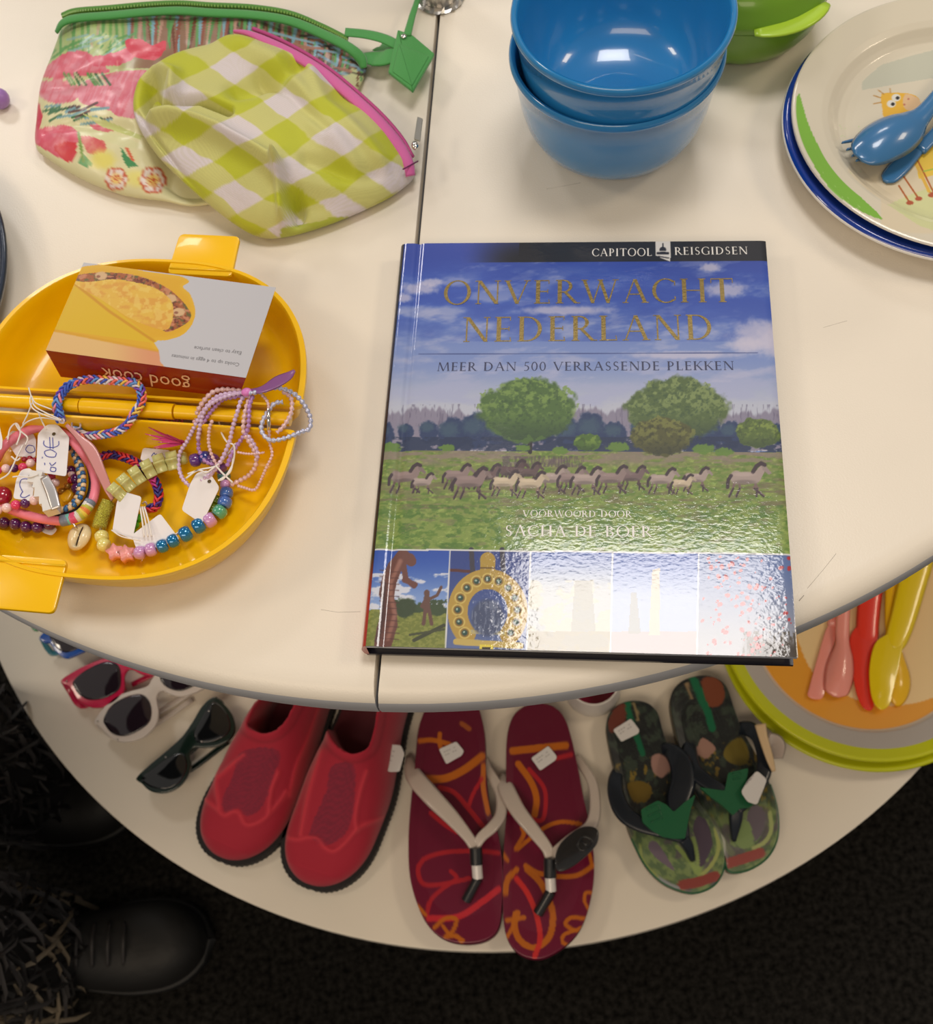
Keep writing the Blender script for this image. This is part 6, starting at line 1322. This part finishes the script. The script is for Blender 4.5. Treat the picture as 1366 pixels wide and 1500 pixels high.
def cut(name, m, label, outline=None, z=zc, spoonp=None, handle=None):
    p0 = q9L(*((outline or [(p[0], p[1]) for p in spoonp])[0]), z); g = empty(name, tuple(p0), 0, label, name, 'cutlery on the lime rimmed plate')
    if outline:
        v, f = slab(pxo(spl2([q9(*p) for p in outline], 4), LOW + z), LOW + z, LOW + z + .0022, .0008, 2); obj('blade', v, f, m, g, sharp=60)
    if spoonp:
        v, f = lofts([(q9L(x, y, zz), w, s_) for x, y, zz, w, s_ in spoonp], n=6, thick=.0018, m=12); obj('spoon_bowl', v, f, m, g)
    if handle: v, f = lofts([(q9L(x, y, zz), w, .0012) for x, y, zz, w in handle], thick=.003); obj('handle', v, f, m, g)
m_pk = mat('pink_plastic', rgb(252, 160, 148), .25, coat=.5, sss=.2); m_rd = mat('red_plastic', rgb(240, 62, 44), .25, coat=.5, sss=.1); m_yl = mat('yellow_plastic', rgb(244, 214, 14), .25, coat=.5, sss=.1); m_yl2 = mat('amber_plastic', rgb(250, 196, 14), .25, coat=.5, sss=.1)
cut('fork', m_pk, 'pink plastic fork under the pink spoon on the lime rimmed plate', outline=[(682, 820), (690, 770), (745, 570), (790, 440), (850, 440), (800, 620), (770, 810), (730, 840)], handle=[(820, 440, zc + .001, .012), (850, 250, zc + .003, .012), (870, 40, zc + .006, .013)])
cut('spoon', m_pk, 'pink plastic spoon, its bowl upside down on the lime rimmed plate', z=zc + .004, spoonp=[(835, 825, zc + .004, .006, .001), (838, 800, zc + .004, .022, .003), (848, 740, zc + .004, .0275, .007), (858, 670, zc + .004, .0275, .008), (868, 600, zc + .005, .022, .007), (872, 530, zc + .007, .014, .004), (872, 450, zc + .009, .0135, .002), (885, 250, zc + .010, .013, .002), (905, 40, zc + .012, .015, .002)])
cut('knife', m_rd, 'red plastic knife between the pink and the yellow cutlery', outline=[(990, 892), (950, 820), (925, 700), (905, 530), (955, 440), (1060, 470), (1035, 700), (1040, 880)], handle=[(1000, 530, zc - .001, .016), (1006, 490, zc + .0005, .022), (1010, 400, zc + .002, .023), (1025, 250, zc + .004, .024), (1050, 60, zc + .008, .026), (1070, -60, zc + .012, .022)])
cut('spoon', m_yl2, 'amber plastic spoon, its bowl showing right of the yellow knife', z=zc, spoonp=[(1140, 855, zc, .006, .001), (1150, 840, zc, .020, .003), (1165, 770, zc, .027, .006), (1165, 700, zc, .027, .006), (1158, 620, zc + .001, .020, .005), (1150, 520, zc + .002, .013, .002), (1140, 420, zc + .003, .014, .002), (1150, 230, zc + .004, .017, .002), (1165, 0, zc + .006, .018, .001)])
cut('knife', m_yl, 'yellow plastic knife at the right of the cutlery on the lime rimmed plate', z=zc + .006, outline=[(1075, 895), (1030, 830), (1016, 680), (1045, 540), (1110, 485), (1210, 440), (1190, 600), (1150, 780), (1125, 870)], handle=[(1150, 560, zc + .0055, .016), (1168, 500, zc + .0065, .023), (1205, 380, zc + .008, .026), (1245, 230, zc + .010, .028), (1290, 80, zc + .012, .028), (1330, -60, zc + .013, .024)])
# ------------------------------------------------------------------ person standing at the left: shoes and fringed trouser legs
pe = empty('person', (-.57, .26, 0), 0, 'person at the lower left, only black shoes and dark shaggy patterned trouser legs in view', 'person')
m_shoe = mat('black_leather', (.010, .0095, .009), .6, coat=0.0, bump=(90, .3, .002)); m_trs = mat('black_shaggy_cloth', (.010, .009, .009), .9)
m_fr = [mat('black_fringe', (.010, .009, .009), .6), mat('charcoal_fringe', (.035, .032, .032), .6), mat('beige_fringe', (.16, .13, .09), .7)]
rs = random.Random(11)
def shoe(heel, toe, w=.048):
    a = Vector((*heel, 0)); b = Vector((*toe, 0)); ax = (b - a).normalized(); L = (b - a).length; sx_ = Vector((-ax.y, ax.x, 0)); NT, NP = 60, 28; V = []
    for j in range(NP + 1):
        for i in range(NT + 1):
            t = i / NT; ph = math.pi * j / NP
            wd = w * (.72 + .28 * float(sstep(.3, .7, t))) * max(0, 1 - (max(0, t - .72) / .28) ** 2.4) ** .55 * max(0, 1 - (max(0, .12 - t) / .12) ** 2.4) ** .5
            h = (.11 - .065 * float(sstep(.2, .75, t))) * max(0, 1 - max(0, (t - .8) / .2) ** 3) ** .5
            c_, s_ = math.cos(ph), math.sin(ph); V.append(a + ax * t * L + sx_ * math.copysign(abs(c_) ** .8, c_) * wd + Vector((0, 0, .012 + abs(s_) ** .8 * h)))
    obj('shoe', np.array([tuple(v) for v in V]), dg(NT, NP), m_shoe, pe)
    o = []
    for s_ in (1, -1):
        for i in range(30):
            t = i / 29 if s_ == 1 else 1 - i / 29; wd = (w + .003) * (.72 + .28 * float(sstep(.3, .7, t))) * max(0, 1 - (max(0, t - .72) / .28) ** 2.4) ** .55 * max(.0, 1 - (max(0, .12 - t) / .12) ** 2.4) ** .5
            p = a + ax * (t * (L + .004)) + sx_ * s_ * wd; o.append((p.x, p.y))
    v, f = slab(o, .0002, .016, .001, 1); obj('shoe_sole', v, f, mat('black_sole', (.008, .008, .008), .6), pe)
    for k in range(5):
        c_ = a + ax * L * (.46 + .055 * k); z_ = .100 - .0082 * k
        v, f = sweep(spline([c_ - sx_ * .022 + Vector((0, 0, z_ - .012)), c_ + Vector((0, 0, z_ + .002)) + ax * .004, c_ + sx_ * .022 + Vector((0, 0, z_ - .012))], 5), .0022, 6); obj('shoe_lace', v, f, m_fr[1], pe)
def leg(x, y, r, light):
    v, f = lathe([(r * 1.05, .055), (r * 1.08, .09), (r, .2), (r * 1.05, .35), (r * 1.2, .5)], (x, y, 0), 32); obj('trouser_leg', v, f, m_trs, pe)
    mbs = [MB(), MB(), MB()]
    for k in range(520):
        a = rs.uniform(0, 2 * math.pi); z = rs.uniform(.045, .40); L = rs.uniform(.03, .06); d = Vector((math.cos(a), math.sin(a), 0)); tg_ = Vector((-d.y, d.x, 0)) * rs.uniform(-.9, .9)
        p = Vector((x, y, z)) + d * r * 1.02; k_ = rs.random(); i = 2 if (light and k_ < .30 and z < .2 and math.cos(a) > -.3) else (1 if k_ < .55 else 0)
        v, f = loft([p, p + d * .012 + tg_ * L * .4 + Vector((0, 0, -L * .2)), p + d * .012 + tg_ * L * .9 + Vector((0, 0, -L * .7)), p + d * .006 + tg_ * L * 1.1 + Vector((0, 0, -L))], [.002, .0055, .005, .0008], .0012, m=2); mbs[i].add(v, f)
    for i, nm in enumerate(('fringe', 'fringe', 'fringe')):
        if mbs[i].v: tag(mbs[i].build(nm, m_fr[i], pe), kind='stuff')
shoe((-.63, .185), (-.372, .168)); leg(-.565, .180, .058, True)
shoe((-.70, .355), (-.445, .345)); leg(-.575, .375, .060, False)
